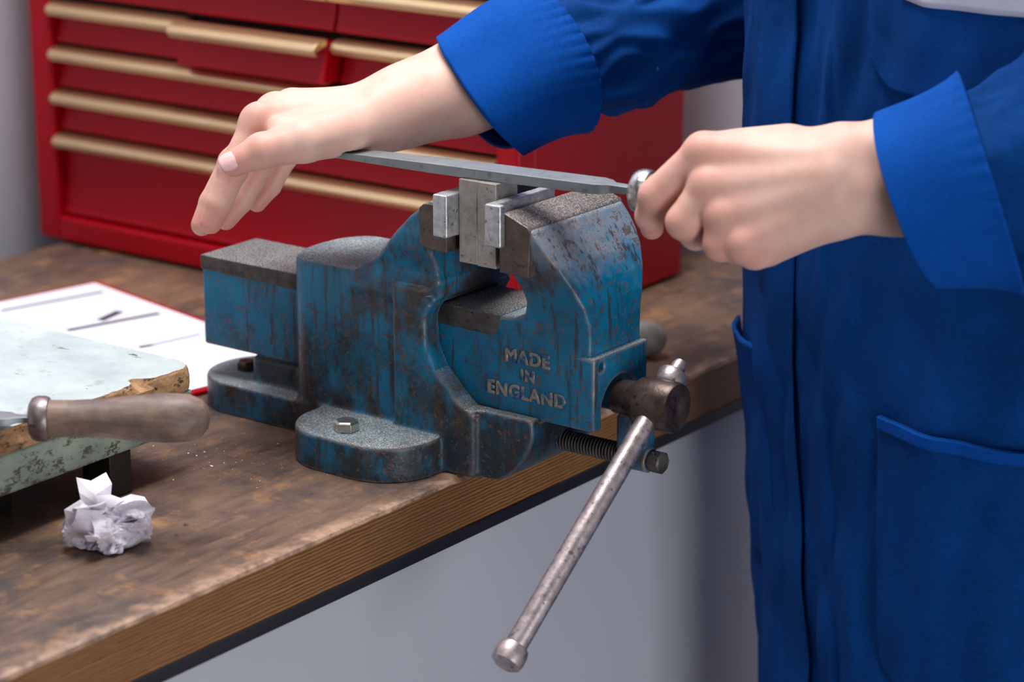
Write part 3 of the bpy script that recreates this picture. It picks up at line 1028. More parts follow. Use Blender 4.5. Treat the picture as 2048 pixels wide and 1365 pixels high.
# stray corner pointing to the viewer and a strip standing up under the board
bm = bmesh.new()
def sheet_fan(pts):
    vs = [bm.verts.new(p) for p in pts]
    return vs
def tri_sheet(grid):
    vs = [[bm.verts.new(tuple(p)) for p in row] for row in grid]
    for i in range(len(vs) - 1):
        for j in range(len(vs[0]) - 1):
            bm.faces.new((vs[i][j], vs[i][j + 1], vs[i + 1][j + 1], vs[i + 1][j]))
K = lambda px, py, z: onZ(px, py, z)
tri_sheet([[K(152, 955, .0245), K(182, 962, .026), K(212, 945, .0262)], [K(158, 985, .022), K(190, 992, .025), K(224, 968, .023)], [K(165, 1015, .018), K(196, 1010, .024), K(222, 990, .019)], [K(150, 1035, .016), K(200, 1030, .024), K(250, 1000, .017)]])
tri_sheet([[K(180, 1040, .018), K(208, 1030, .022), K(240, 1035, .020)], [K(185, 1072, .008), K(212, 1062, .013), K(250, 1062, .010)], [K(196, 1094, .001), K(206, 1092, .003), K(228, 1078, .001)]])
tri_sheet([[K(232, 1002, .016), K(262, 990, .018), K(288, 995, .014)], [K(240, 1022, .020), K(272, 1012, .017), K(299, 1012, .010)], [K(244, 1050, .014), K(275, 1045, .008), K(292, 1030, .004)], [K(238, 1066, .008), K(262, 1068, .002), K(280, 1052, .001)]])
tri_sheet([[K(128, 1020, .014), K(160, 1000, .020), K(200, 1005, .024)], [K(132, 1042, .010), K(165, 1030, .018), K(205, 1030, .020)], [K(140, 1064, .003), K(172, 1062, .006), K(196, 1066, .006)]])
fl = bm_obj('folded_flap', bm, M['crumple'], None)
m_ = fl.modifiers.new('solid', 'SOLIDIFY'); m_.thickness = 0.0004
crumple = empty('crumpled_paper', 'crumpled ball of white printed paper on the bench by the dark support block', 'paper', tuple(cen))
cr.name = 'paper_ball'
crumple.name = 'crumpled_paper'
for o in (cr, fl):
    o.parent = crumple
    o.location = -crumple.location

# ================================================================ TOOL CHEST
chest = empty('tool_chest', 'red metal tool chest with champagne handle strips standing at the back of the bench', 'tool chest', (-0.4, 0.38, 0.0))
X0, X1, Yf, Yb = -0.6555, -0.151, 0.275, 0.4955
zt = 0.42
bm = bmesh.new()
add_box(bm, X0, X1, Yf + 0.020, Yb, 0.0025, zt)
add_box(bm, X0, X0 + 0.0235, Yf, Yf + 0.0205, 0.0025, zt)
add_box(bm, X1 - 0.0215, X1, Yf, Yf + 0.0205, 0.0025, zt)
add_box(bm, X0 + 0.0234, X1 - 0.0214, Yf, Yf + 0.0205, 0.0025, 0.0235)
bm_obj('carcass', bm, M['red'], chest, bevel=0.003, seg=3)
box('foot_rail', -0.63, X1 - 0.02, Yf + 0.02, Yb - 0.02, 0.0, 0.0024, M['black'], chest, bevel=0)
M['gap_shade'] = simple('painted_gap_shade', rgb(26, 16, 20), 0.7)
box('gap_shade_sheet', X0 + 0.0236, X1 - 0.0216, Yf + 0.016, Yf + 0.0199, 0.0237, zt - 0.02, M['gap_shade'], chest, bevel=0)  # dark sheet on the solid carcass, paints in the shade between drawers
def drawer(x0, x1, z0, z1, out=0.0, gap=0.0012):
    d = bpy.data.objects.new('drawer', None); d.empty_display_size = 0.01
    d.location = V3(((x0 + x1) / 2, Yf + 0.004, (z0 + z1) / 2)) - chest.location
    COL.objects.link(d); d.parent = chest
    yf = Yf + 0.006 - out
    bm = bmesh.new()
    # face panel: leans slightly inwards towards its handle
    sec = [(yf, z0 + gap), (yf, z0 + gap + 0.0025), (yf + 0.0022, z0 + gap + 0.0075), (yf + 0.0046, z0 + (z1 - z0) * 0.55), (yf + 0.0055, z1 - 0.004), (yf + 0.0095 + out, z1 - 0.004), (yf + 0.0095 + out, z0 + gap)]
    add_prism(bm, sec, x0 + gap, x1 - gap, axis='x')
    bm_obj('drawer_front', bm, M['red'], d, bevel=0.0012)
    bm = bmesh.new()
    yy = yf
    prof = [(yy + 0.0055, z1 - 0.0010), (yy - 0.0030, z1 - 0.0020), (yy - 0.0075, z1 - 0.0042), (yy - 0.0100, z1 - 0.0072), (yy - 0.0104, z1 - 0.0088), (yy - 0.0072, z1 - 0.0132), (yy - 0.0062, z1 - 0.0130), (yy - 0.0072, z1 - 0.0100), (yy + 0.0050, z1 - 0.0060)]
    add_prism(bm, prof, x0 + 0.0008, x1 - 0.0008, axis='x')
    bm_obj('pull_strip', bm, M['brass'], d, bevel=0.0004)
    return d
xa, xb = X0 + 0.0235, X1 - 0.0215
drawer(xa, xb, 0.0240, 0.0960)
drawer(xa, xb, 0.0960, 0.1325)
drawer(xa, xb, 0.1325, 0.1690)
w3 = (xb - xa) / 3
for k in range(3):
    drawer(xa + w3 * k, xa + w3 * (k + 1), 0.1695, 0.2065, out=0.017 if k == 1 else 0.0)
for k in range(3):
    drawer(xa + w3 * k, xa + w3 * (k + 1), 0.2085, 0.2470, out=0.004 if k else 0.0)
for k in range(3):
    drawer(xa + w3 * k, xa + w3 * (k + 1), 0.2490, 0.2860)
drawer(xa, xb, 0.2880, 0.3960)

# ================================================================ PERSON
person = empty('person', 'person in a royal blue work coat filing, one fist round the file handle', 'person', (0.2025, 0.2684, -0.9))
TC = np.array([0.2025, 0.2684]) + np.array([0.8039, 0.5948]) * 0.014
FV = np.array([-0.3859, -0.9075]); LV = np.array([0.9075, -0.3859])   # facing, person's left

# -- hands
def J(px, py, d): return D(px, py, d)
def chain(X, Y, Z, d, pts, rs, k):
    g = None
    for a, b, ra, rb in zip(pts, pts[1:], rs, rs[1:]):
        c = scap(X, Y, Z, a, b, ra, rb)
        g = c if g is None else smin(g, c, k * 0.5)
    return g if d is None else smin(d, g, k)

# hand at the file tip (person's right)
RW = J(742, 236, 1.640)
r_fore = [J(1500, -15, 1.80), J(1120, 92, 1.718), J(930, 172, 1.678), J(800, 214, 1.652)]
r_idx = [J(515, 246, 1.613), J(466, 340, 1.608), J(438, 408, 1.610), J(422, 446, 1.612)]
r_mid = [J(546, 224, 1.632), J(466, 326, 1.636), J(424, 405, 1.637), J(404, 450, 1.636)]
r_rng = [J(578, 216, 1.650), J(524, 326, 1.658), J(482, 402, 1.658), J(452, 440, 1.656)]
r_pnk = [J(612, 222, 1.664), J(571, 316, 1.674), J(541, 372, 1.675), J(514, 406, 1.673)]
r_thb = [J(690, 262, 1.618), J(608, 282, 1.595), J(524, 302, 1.588), J(468, 327, 1.587)]
def f_rhand(X, Y, Z):
    # forearm: two bones side by side
    off = np.array([-0.004, 0.012, 0.001])
    d = chain(X, Y, Z, None, [p - off for p in r_fore] + [RW - off * 0.9], [0.034, 0.030, 0.0262, 0.0212, 0.0186], 0.02)
    d = chain(X, Y, Z, d, [p + off for p in r_fore] + [RW + off * 1.0], [0.034, 0.030, 0.0262, 0.0210, 0.0180], 0.02)
    # metacarpals
    for m, wof, r0, r1 in ((r_idx[0], -0.016, 0.0150, 0.0112), (r_mid[0], -0.005, 0.0150, 0.0112), (r_rng[0], 0.006, 0.0145, 0.0106), (r_pnk[0], 0.016, 0.0140, 0.0098)):
        d = smin(d, scap(X, Y, Z, RW + np.array([-0.010, wof, -0.001]), m, r0, r1), 0.012)
    # palm pad underneath
    pc = (r_mid[0] + RW) / 2
    d = smin(d, scap(X, Y, Z, RW + np.array([-0.012, 0.010, -0.005]), (r_rng[0] + r_mid[0]) / 2 + np.array([0.004, 0, -0.008]), 0.0130, 0.0120), 0.010)
    g = None
    for f_, rs in ((r_idx, [0.0102, 0.0088, 0.0080, 0.0070]), (r_mid, [0.0100, 0.0089, 0.0080, 0.0070]), (r_rng, [0.0098, 0.0084, 0.0076, 0.0066]), (r_pnk, [0.0090, 0.0075, 0.0068, 0.0060])):
        c = chain(X, Y, Z, None, f_, rs, 0.004)
        g = c if g is None else np.minimum(g, c)
    d = smin(d, g, 0.0050)
    # webs between proximal phalanges
    for a, b in ((r_idx, r_mid), (r_mid, r_rng), (r_rng, r_pnk)):
        m = (a[0] + b[0]) / 2; m2 = (a[1] + b[1]) / 2
        d = smin(d, scap(X, Y, Z, m, m + (m2 - m) * 0.32, 0.008, 0.005), 0.005)
    # thumb + thenar
    t_ = chain(X, Y, Z, None, r_thb, [0.0155, 0.0134, 0.0106, 0.0084], 0.006)
    d = smin(d, t_, 0.0055)
    d = smin(d, scap(X, Y, Z, r_thb[0], (r_idx[0] * 0.45 + r_thb[1] * 0.55), 0.014, 0.0095), 0.007)
    # knuckle bumps
    for p, r in ((r_idx[0] + np.array([0, 0, 0.0035]), 0.0088), (r_mid[0] + np.array([0, 0, 0.0010]), 0.0088), (r_idx[1], 0.0090), (r_mid[1], 0.0091), (r_rng[1], 0.0086), (r_thb[2], 0.0105)):
        d = smin(d, np.sqrt((X - p[0]) ** 2 + (Y - p[1]) ** 2 + (Z - p[2]) ** 2) - r, 0.003)
    # tendons
    for m_, wof in ((r_idx[0], -0.006), (r_mid[0], -0.001), (r_rng[0], 0.005)):
        d = smin(d, scap(X, Y, Z, m_ + np.array([0.004, 0, 0.0070]), RW + np.array([-0.012, wof, 0.0110]), 0.0040, 0.0030), 0.008)
    # the heel of the hand rests on the flat of the file
    rx = (X - fo[0]) * fd[0] + (Y - fo[1]) * fd[1]; ry = -(X - fo[0]) * fd[1] + (Y - fo[1]) * fd[0]
    bl = np.maximum(np.abs(ry) - 0.0102, np.maximum(np.abs(Z - fo[2]) - 0.0034, np.abs(rx + 0.12) - 0.1155))
    return np.maximum(d, -bl)

# fist on the handle (person's left)
LW = J(1700, 362, 1.452)
l_fore = [J(2480, 190, 1.47), J(2150, 285, 1.462), J(1960, 352, 1.458), J(1800, 352, 1.456)]
l_idx = [J(1408, 305, 1.466), J(1312, 392, 1.478), J(1300, 432, 1.490), J(1304, 456, 1.498)]
l_mid = [J(1418, 372, 1.461), J(1368, 444, 1.466), J(1392, 468, 1.486), J(1410, 440, 1.502)]
l_rng = [J(1446, 432, 1.457), J(1442, 488, 1.460), J(1462, 492, 1.480), J(1475, 460, 1.496)]
l_pnk = [J(1488, 488, 1.454), J(1510, 505, 1.458), J(1530, 500, 1.474), J(1535, 470, 1.488)]
l_thb = [J(1640, 318, 1.468), J(1550, 305, 1.490), J(1478, 322, 1.508), J(1420, 345, 1.518)]
def f_lhand(X, Y, Z):
    upo = np.array([0.0, 0.0, 0.0125])
    fo_ = l_fore + [LW]
    d = chain(X, Y, Z, None, [p + upo for p in fo_], [0.028, 0.026, 0.0215, 0.0198, 0.0185], 0.02)
    d = chain(X, Y, Z, d, [p - upo for p in fo_], [0.028, 0.026, 0.0215, 0.0198, 0.0185], 0.02)
    d = smin(d, scap(X, Y, Z, J(1775, 330, 1.452), J(1768, 372, 1.452), 0.021, 0.0195), 0.012)
    for m, (wx, wy, wd), r0, r1 in ((l_idx[0], (1672, 312, 1.456), 0.0170, 0.0112), (l_mid[0], (1665, 345, 1.450), 0.0165, 0.0110), (l_rng[0], (1665, 378, 1.450), 0.0165, 0.0105), (l_pnk[0], (1668, 408, 1.453), 0.0150, 0.0112)):
        d = smin(d, scap(X, Y, Z, J(wx, wy, wd), m, r0, r1), 0.012)
    # palm filling toward the handle, hypothenar bulge
    d = smin(d, scap(X, Y, Z, J(1640, 350, 1.464), J(1490, 330, 1.474), 0.018, 0.0145), 0.010)
    d = smin(d, scap(X, Y, Z, J(1640, 425, 1.462), J(1535, 480, 1.466), 0.0165, 0.0148), 0.010)
    d = smin(d, scap(X, Y, Z, J(1575, 290, 1.466), J(1450, 302, 1.474), 0.0110, 0.0100), 0.008)
    g = None
    for f_, rs in ((l_idx, [0.0108, 0.0100, 0.0084, 0.0068]), (l_mid, [0.0106, 0.0102, 0.0092, 0.0080]), (l_rng, [0.0102, 0.0100, 0.0090, 0.0076]), (l_pnk, [0.0100, 0.0094, 0.0082, 0.0070])):
        c = chain(X, Y, Z, None, f_, rs, 0.005)
        g = c if g is None else smin(g, c, 0.0012)
    d = smin(d, g, 0.0046)
    d = smin(d, chain(X, Y, Z, None, l_thb, [0.0165, 0.0135, 0.0108, 0.0085], 0.006), 0.006)
    nx = -CW  # towards the viewer side of the fist
    for p, r in ((l_idx[0], 0.0094), (l_mid[0], 0.0094), (l_rng[0], 0.0088), (l_pnk[0], 0.0092)):
        q = p + nx * 0.0022 + np.array([-0.0010, 0, 0])
        d = smin(d, np.sqrt((X - q[0]) ** 2 + (Y - q[1]) ** 2 + (Z - q[2]) ** 2) - r, 0.004)
    # ulna knob at the wrist
    q = J(1742, 376, 1.440)
    d = smin(d, np.sqrt((X - q[0]) ** 2 + (Y - q[1]) ** 2 + (Z - q[2]) ** 2) - 0.0085, 0.014)
    # tendons on the back of the hand
    for a_, b_ in ((l_idx[0], (1660, 318, 1.4385)), (l_mid[0], (1660, 345, 1.4335)), (l_rng[0], (1660, 372, 1.4345)), (l_pnk[0], (1660, 398, 1.4385))):
        d = smin(d, scap(X, Y, Z, a_ + nx * 0.0046, J(*b_), 0.0040, 0.0024), 0.010)
    # the fist closes around the handle: hollow where the wood sits
    ha = np.array(fo + fd * -0.004); hb_ = np.array(fo + fd * 0.111)
    return np.maximum(d, -scap(X, Y, Z, ha, hb_, 0.0136, 0.0150))

def f_trunk(X, Y, Z):
    tc = np.array([TC[0], TC[1], 0.0])
    L3_ = np.array([LV[0], LV[1], 0]); F3_ = np.array([FV[0], FV[1], 0])
    d = None
    for s in (-1, 1):
        d_ = scap(X, Y, Z, tc + L3_ * 0.075 * s + np.array([0, 0, -0.02]), tc + L3_ * 0.085 * s + np.array([0, 0, 0.42]), 0.085, 0.080)
        d = d_ if d is None else smin(d, d_, 0.06)
        sh = tc + L3_ * 0.170 * s + np.array([0, 0, 0.455])
        el = J(2480, 190, 1.47) if s > 0 else J(1500, -15, 1.80)
        d = smin(d, scap(X, Y, Z, sh, el, 0.046, 0.036), 0.03)
        d = smin(d, scap(X, Y, Z, tc + np.array([0, 0, 0.44]), sh, 0.06, 0.045), 0.04)
        hip = tc + L3_ * 0.085 * s + np.array([0, 0, -0.05]); kn = hip + np.array([0, 0, -0.40]) + L3_ * 0.02 * s
        an = kn + np.array([0, 0, -0.37])
        d = smin(d, scap(X, Y, Z, hip, kn, 0.078, 0.052), 0.03)
        d = smin(d, scap(X, Y, Z, kn, an, 0.050, 0.034), 0.02)
    nk = tc + np.array([0, 0, 0.46]); hd = tc + F3_ * 0.05 + np.array([0, 0, 0.63])
    d = smin(d, scap(X, Y, Z, nk, tc + F3_ * 0.025 + np.array([0, 0, 0.56]), 0.055, 0.05), 0.03)
    d = smin(d, scap(X, Y, Z, hd + np.array([0, 0, 0.03]), hd + F3_ * 0.02 - np.array([0, 0, 0.055]), 0.078, 0.050), 0.03)
    d = smin(d, scap(X, Y, Z, hd + F3_ * 0.088, hd + F3_ * 0.100 - np.array([0, 0, 0.028]), 0.008, 0.013), 0.012)
    for s in (-1, 1):
        d = smin(d, scap(X, Y, Z, hd + L3_ * 0.076 * s + np.array([0, 0, 0.01]), hd + L3_ * 0.074 * s - np.array([0, 0, 0.018]), 0.012, 0.009), 0.006)
    return d

def bounds(pts, m):
    a = np.array(pts); return a.min(0) - m, a.max(0) + m
parts = []
lo, hi = bounds([J(1000, 150, 1.69), RW] + r_idx + r_mid + r_rng + r_pnk + r_thb, 0.035)
parts.append(nets(f_rhand, lo, hi, 0.0013))
lo, hi = bounds([J(1960, 330, 1.455), LW] + l_idx + l_mid + l_rng + l_pnk + l_thb, 0.035)
parts.append(nets(f_lhand, lo, hi, 0.0013))
def f_arms(X, Y, Z):
    d = f_trunk(X, Y, Z)
    d = smin(d, chain(X, Y, Z, None, r_fore[:3], [0.036, 0.030, 0.024], 0.01), 0.01)
    d = smin(d, chain(X, Y, Z, None, l_fore[:3], [0.032, 0.028, 0.022], 0.01), 0.01)
    return d
parts.append(nets(f_arms, (-0.12, -0.18, -0.89), (0.55, 0.66, 0.80), 0.0075))
Pv = np.concatenate([p for p, _ in parts])
o_ = 0; Fs = []
for p, f_ in parts:
    Fs.append(f_ + o_); o_ += len(p)
Fv_ = np.concatenate(Fs)
flush = np.zeros(len(Pv))
for p, s_, w_ in [(q, 0.011, 1.0) for q in (l_idx[0], l_mid[0], l_rng[0], l_pnk[0])] + [(q, 0.010, 0.9) for q in (l_idx[1], l_mid[1], l_idx[3], l_rng[1])] + [(q, 0.011, 0.8) for q in (r_idx[0], r_idx[1], r_mid[1], r_rng[1], r_thb[2])] + [(q, 0.013, 0.9) for q in (r_idx[3], r_mid[3], r_rng[3], r_pnk[3], r_thb[3])] + [(J(1425, 300, 1.45), 0.012, 0.5)]:
    flush = np.maximum(flush, w_ * np.exp(-((Pv - p) ** 2).sum(1) / (2 * s_ ** 2)))
fast_mesh('body', Pv, Fv_, M['skin'], person, attr=flush)

# thumbnail (visible thumb) as a shallow curved plate
def nail(c, dirv, nrm, w, l):
    dirv = V3(dirv).normalized(); nrm = V3(nrm); nrm = (nrm - dirv * nrm.dot(dirv)).normalized(); sd = dirv.cross(nrm)
    bm = bmesh.new(); N = 10
    g = [[None] * (N + 1) for _ in range(N + 1)]
    for i in range(N + 1):
        for j in range(N + 1):
            a = (i / N * 2 - 1); b = (j / N * 2 - 1)
            u_ = a * math.sqrt(1 - 0.42 * b * b); v_ = b * math.sqrt(1 - 0.42 * a * a)
            g[i][j] = bm.verts.new(V3(c) + dirv * (u_ * l / 2) + sd * (v_ * w / 2) + nrm * (-0.0024 * v_ * v_ - 0.0006 * u_ * u_))
    for i in range(N):
        for j in range(N): bm.faces.new((g[i][j], g[i + 1][j], g[i + 1][j + 1], g[i][j + 1]))
    o = bm_obj('thumbnail', bm, M['nail'], person, smooth=True, auto=False)
    m = o.modifiers.new('s', 'SOLIDIFY'); m.thickness = 0.0006; m.offset = 1
    return o
tdir = r_thb[3] - r_thb[2]
tn = -CW * 0.95 + np.array([0, 0, 0.18]) + CR * -0.22
tn /= np.linalg.norm(tn)
nail(r_thb[3] + tn * 0.0084 - tdir / np.linalg.norm(tdir) * -0.0005, tdir, tn, 0.0115, 0.0130)

# -- coat
coat = bpy.data.objects.new('work_coat', None); COL.objects.link(coat); coat.parent = person
coat.empty_display_size = 0.05
coat['label'] = 'royal blue cotton work coat with turned back cuffs'
FA, LA = math.atan2(FV[1], FV[0]), 0
def coat_r(th, z):
    """th measured from the facing direction towards the person's left"""
    a = float(np.interp(z, [-0.5, -0.30, -0.1, 0.1, 0.30, 0.42, 0.50], [0.166, 0.168, 0.176, 0.188, 0.196, 0.190, 0.120]))
    b = float(np.interp(z, [-0.5, -0.30, -0.16, -0.05, 0.05, 0.20, 0.42, 0.50], [0.094, 0.096, 0.099, 0.107, 0.117, 0.121, 0.118, 0.085]))
    c, s = math.cos(th), math.sin(th)
    n = 2.25
    r = (abs(c / b) ** n + abs(s / a) ** n) ** (-1 / n)
    f = 0.0
    low_ = max(0, min(1, (0.1 - z) / 0.5))
    f += (0.0014 + 0.0018 * low_) * math.sin(9 * th + 1.2 + 2.0 * noise.noise(V3((th * 1.3, z * 3, 0))))
    f += 0.010 * (noise.noise(V3((th * 2.6, z * 4.5, 5.0)))) * (0.5 + low_)
    f += 0.006 * abs(noise.noise(V3((th * 2.2 + z * 7.5, z * 5.5 - th * 1.0, 11.0))))
    f += 0.0035 * noise.noise(V3((th * 7 - z * 10, z * 16, 2.0)))
    return r + f
def coat_pt(th, z, off=0.0):
    r = coat_r(th, z) + off
    c, s = math.cos(th), math.sin(th)
    return V3((TC[0] + r * (FV[0] * c + LV[0] * s), TC[1] + r * (FV[1] * c + LV[1] * s), z))
nt, nz = 300, 200
vs = []; fs = []
zs = [-0.50 + (0.505 + 0.50) * j / nz for j in range(nz + 1)]
for z in zs:
    for i in range(nt):
        vs.append(coat_pt(2 * math.pi * i / nt, z))
for j in range(nz):
    for i in range(nt):
        i2 = (i + 1) % nt
        fs.append((j * nt + i, j * nt + i2, (j + 1) * nt + i2, (j + 1) * nt + i))
shell = mesh_np('coat_body', vs, fs, M['coat'], coat)
m = shell.modifiers.new('s', 'SOLIDIFY'); m.thickness = 0.0012
# ray hit on the coat for laying pockets on it
def coat_hit(px, py):
    r = ray(px, py)
    best = None
    t0, t1 = 1.42, 1.86
    prevv = None; prevt = None
    for k in range(120):
        t = t0 + (t1 - t0) * k / 119
        p = CAM + r * t
        dx = p[0] - TC[0]; dy = p[1] - TC[1]
        c = dx * FV[0] + dy * FV[1]; s = dx * LV[0] + dy * LV[1]
        v = math.hypot(c, s) - coat_r(math.atan2(s, c), p[2])
        if prevv is not None and prevv > 0 >= v:
            tt = prevt + (t - prevt) * prevv / (prevv - v)
            p = CAM + r * tt
            dx = p[0] - TC[0]; dy = p[1] - TC[1]
            return math.atan2(dx * LV[0] + dy * LV[1], dx * FV[0] + dy * FV[1]), p[2]
        prevv, prevt = v, t
    return None
def patch(name, outline_fn, nu, nv, off, mat, par, thick=0.002, hem=None):
    """outline_fn(u,v) -> (theta,z)"""
    vs = []; fs = []
    for j in range(nv + 1):
        for i in range(nu + 1):
            u, v = i / nu, j / nv
            th, z = outline_fn(u, v)
            o_ = off(u, v) if callable(off) else off
            vs.append(coat_pt(th, z, o_))
    for j in range(nv):
        for i in range(nu):
            a = j * (nu + 1) + i
            fs.append((a, a + 1, a + nu + 2, a + nu + 1))
    o = mesh_np(name, vs, fs, mat, par)
    m = o.modifiers.new('s', 'SOLIDIFY'); m.thickness = thick; m.offset = 0
    return o
# chest pocket: rounded lower corner
h00 = coat_hit(1737, 60); h01 = coat_hit(1737, 190); h10 = coat_hit(1940, 60)
zb = coat_hit(1800, 188)[1]; thl = h00[0]; thr = thl + 0.95
def pk_round(thl, thr, zb, zt, rc, slope=0.0):
    def fn(u, v):
        th = thl + (thr - thl) * u
        zb_ = zb
        dth = rc / 0.15
        e = (th - thl) / dth
        if e < 1: zb_ = zb + rc * (1 - math.sqrt(max(0, 1 - (1 - e) ** 2))) * 1.15
        e2 = (thr - th) / dth
        if e2 < 1: zb_ = zb + rc * (1 - math.sqrt(max(0, 1 - (1 - e2) ** 2))) * 1.15
        z = zb_ + (zt + slope * (th - thl) - zb_) * v
        return th, z
    return fn
patch('chest_pocket', pk_round(thl, thr, zb, 0.345, 0.034), 60, 40, lambda u, v: 0.0022 + 0.0012 * (1 - v), M['coat'], coat, 0.0024)
# lower patch pocket
hp = coat_hit(1757, 832); hq = coat_hit(2040, 905); hb = coat_hit(1762, 1330)
zb2 = -0.225
sl = (hq[1] - hp[1]) / (hq[0] - hp[0])
lowp = patch('patch_pocket', pk_round(hp[0], hp[0] + 1.05, hb[1] - 0.01, hp[1], 0.02, sl), 60, 50, lambda u, v: 0.0024 + 0.0030 * math.sin(math.pi * u) * v ** 3, M['coat'], coat, 0.0024)
patch('pocket_hem', lambda u, v: ((hp[0] + 1.05 * u), hp[1] + sl * 1.05 * u - 0.0085 + 0.0085 * v), 60, 6, lambda u, v: 0.0048 + 0.0030 * math.sin(math.pi * u), M['coat2'], lowp, 0.0014)
# pocket on the far side, standing away at its mouth
sp1 = coat_hit(1540, 760)
thA = sp1[0] - 0.60
zt_ = sp1[1] + 0.016
patch('patch_pocket', lambda u, v: (thA + 0.50 * u, (zt_ - 0.155) + 0.155 * v - 0.0 * u), 40, 40, lambda u, v: 0.0022 + 0.0050 * v ** 6 * math.sin(math.pi * u), M['coat'], coat, 0.0024)
# front placket
hz = coat_hit(1573, 300)
patch('placket', lambda u, v: (hz[0] - 0.34 + 0.34 * u, -0.49 + 0.93 * v), 14, 160, 0.0010, M['coat'], coat, 0.0016)
# pale badge above the chest pocket
M['badge'] = simple('pale_cloth_badge', rgb(186, 190, 204), 0.8, var=0.03)
hbz = coat_hit(1850, 8)[1]
thb = coat_hit(1803, 4)[0]
patch('cloth_badge', lambda u, v: (thb + 0.62 * u, hbz + 0.0015 - 0.0030 * min(1, u * 5) + 0.045 * v), 30, 12, 0.0052, M['badge'], coat, 0.0012)
# collar
vs = []; fs = []
for j in range(9):
    z = 0.485 + 0.075 * j / 8
    for i in range(60):
        th = 2 * math.pi * i / 60
        r = 0.112 - 0.045 * j / 8
        c, s = math.cos(th), math.sin(th)
        vs.append((TC[0] + r * (FV[0] * c * 0.9 + LV[0] * s), TC[1] + r * (FV[1] * c * 0.9 + LV[1] * s), z))
for j in range(8):
    for i in range(60):
        i2 = (i + 1) % 60
        fs.append((j * 60 + i, j * 60 + i2, (j + 1) * 60 + i2, (j + 1) * 60 + i))
o = mesh_np('collar', vs, fs, M['coat'], coat)

def tube(name, pts, radii, mat, par, disp, nseg=14, nring=140, cap=None, thick=0.0016, squash=1.0, first_t=None):
    ax = catmull(pts, nseg)
    rad = [float(r) for r in np.interp(np.linspace(0, len(pts) - 1, len(ax)), range(len(pts)), radii)]
    ax = [V3(p) for p in ax]
    Ls = [0.0]
    for a, b in zip(ax, ax[1:]): Ls.append(Ls[-1] + (b - a).length)
    vs = []; fs = []
    up = V3((0, 0, 1))
    for i, p in enumerate(ax):
        t = (ax[min(i + 1, len(ax) - 1)] - ax[max(i - 1, 0)]).normalized()
        if first_t is not None:
            w = max(0, 1 - Ls[i] / 0.09)
            t = (t * (1 - w) + V3(first_t).normalized() * w).normalized()
        sd = t.cross(up).normalized(); u2 = sd.cross(t).normalized()
        for k in range(nring):
            a = 2 * math.pi * k / nring
            r = rad[i] + disp(Ls[i], a, i / (len(ax) - 1))
            vs.append(p + sd * (r * math.cos(a)) + u2 * (r * squash * math.sin(a)))
    for i in range(len(ax) - 1):
        for k in range(nring):
            k2 = (k + 1) % nring
            fs.append((i * nring + k, i * nring + k2, (i + 1) * nring + k2, (i + 1) * nring + k))
    o = mesh_np(name, vs, fs, mat, par)
    m = o.modifiers.new('s', 'SOLIDIFY'); m.thickness = thick; m.offset = -1
    return o
def folds(seed, amp):
    def f(s, a, t):
        q = V3((math.cos(a) * 1.2 + seed, math.sin(a) * 1.2, s * 13))
        n1 = noise.noise(q)
        diag = math.sin(s * 50 + 1.6 * math.sin(a + 0.6 + seed) * 2.0 + 2.2 * n1)
        ramp = min(1, s / 0.05)
        return amp * ramp * (0.9 * n1 + 0.42 * diag * (0.6 + n1) - 0.9 * abs(noise.noise(q * 1.9 + V3((4, 4, 4)))))
    return f
def cuff_disp(seed, amp, flare):
    def f(s, a, t):
        q = V3((math.cos(a) * 1.1 + seed, math.sin(a) * 1.1, s * 9))
        return amp * noise.noise(q) + flare * t ** 3 + 0.0008 * math.sin(40 * a + 30 * s) * t ** 6
    return f
# sleeve of the arm reaching to the file tip
ra = [J(975, 180, 1.676), J(1060, 140, 1.695), J(1180, 100, 1.722), J(1330, 52, 1.762), J(1480, 8, 1.805), J(1560, -120, 1.815), np.array([TC[0] - LV[0] * 0.165, TC[1] - LV[1] * 0.165, 0.45])]
tube('sleeve', ra, [0.0395, 0.0405, 0.0425, 0.0465, 0.052, 0.060, 0.066], M['coat'], coat, folds(1.3, 0.0110), nseg=22)
rc_ = [J(962, 190, 1.672), J(1008, 164, 1.683), J(1062, 138, 1.694), J(1118, 118, 1.706)]
ft = V3(D(1177, 30, 1.655) - D(962, 190, 1.672))
tube('cuff', rc_, [0.0430, 0.0440, 0.0450, 0.0452], M['coat2'], coat, cuff_disp(2.2, 0.0050, 0.0024), nseg=16, thick=0.0034, first_t=ft)
# sleeve of the near arm
la = [J(1850, 400, 1.462), J(1990, 352, 1.460), J(2130, 310, 1.462), J(2300, 250, 1.465), J(2500, 180, 1.47), J(2520, -80, 1.46), np.array([TC[0] + LV[0] * 0.165, TC[1] + LV[1] * 0.165, 0.45])]
tube('sleeve', la, [0.046, 0.0500, 0.0560, 0.060, 0.062, 0.066, 0.070], M['coat'], coat, folds(5.1, 0.0130), nseg=22)
lc_ = [J(1822, 398, 1.462), J(1880, 386, 1.461), J(1935, 374, 1.460), J(1985, 362, 1.460)]
ft = V3(D(2162, 275, 1.425) - D(1822, 402, 1.462))
tube('cuff', lc_, [0.0495, 0.0520, 0.0550, 0.0580], M['coat2'], coat, cuff_disp(7.7, 0.0050, 0.0050), nseg=16, thick=0.0036, first_t=ft)

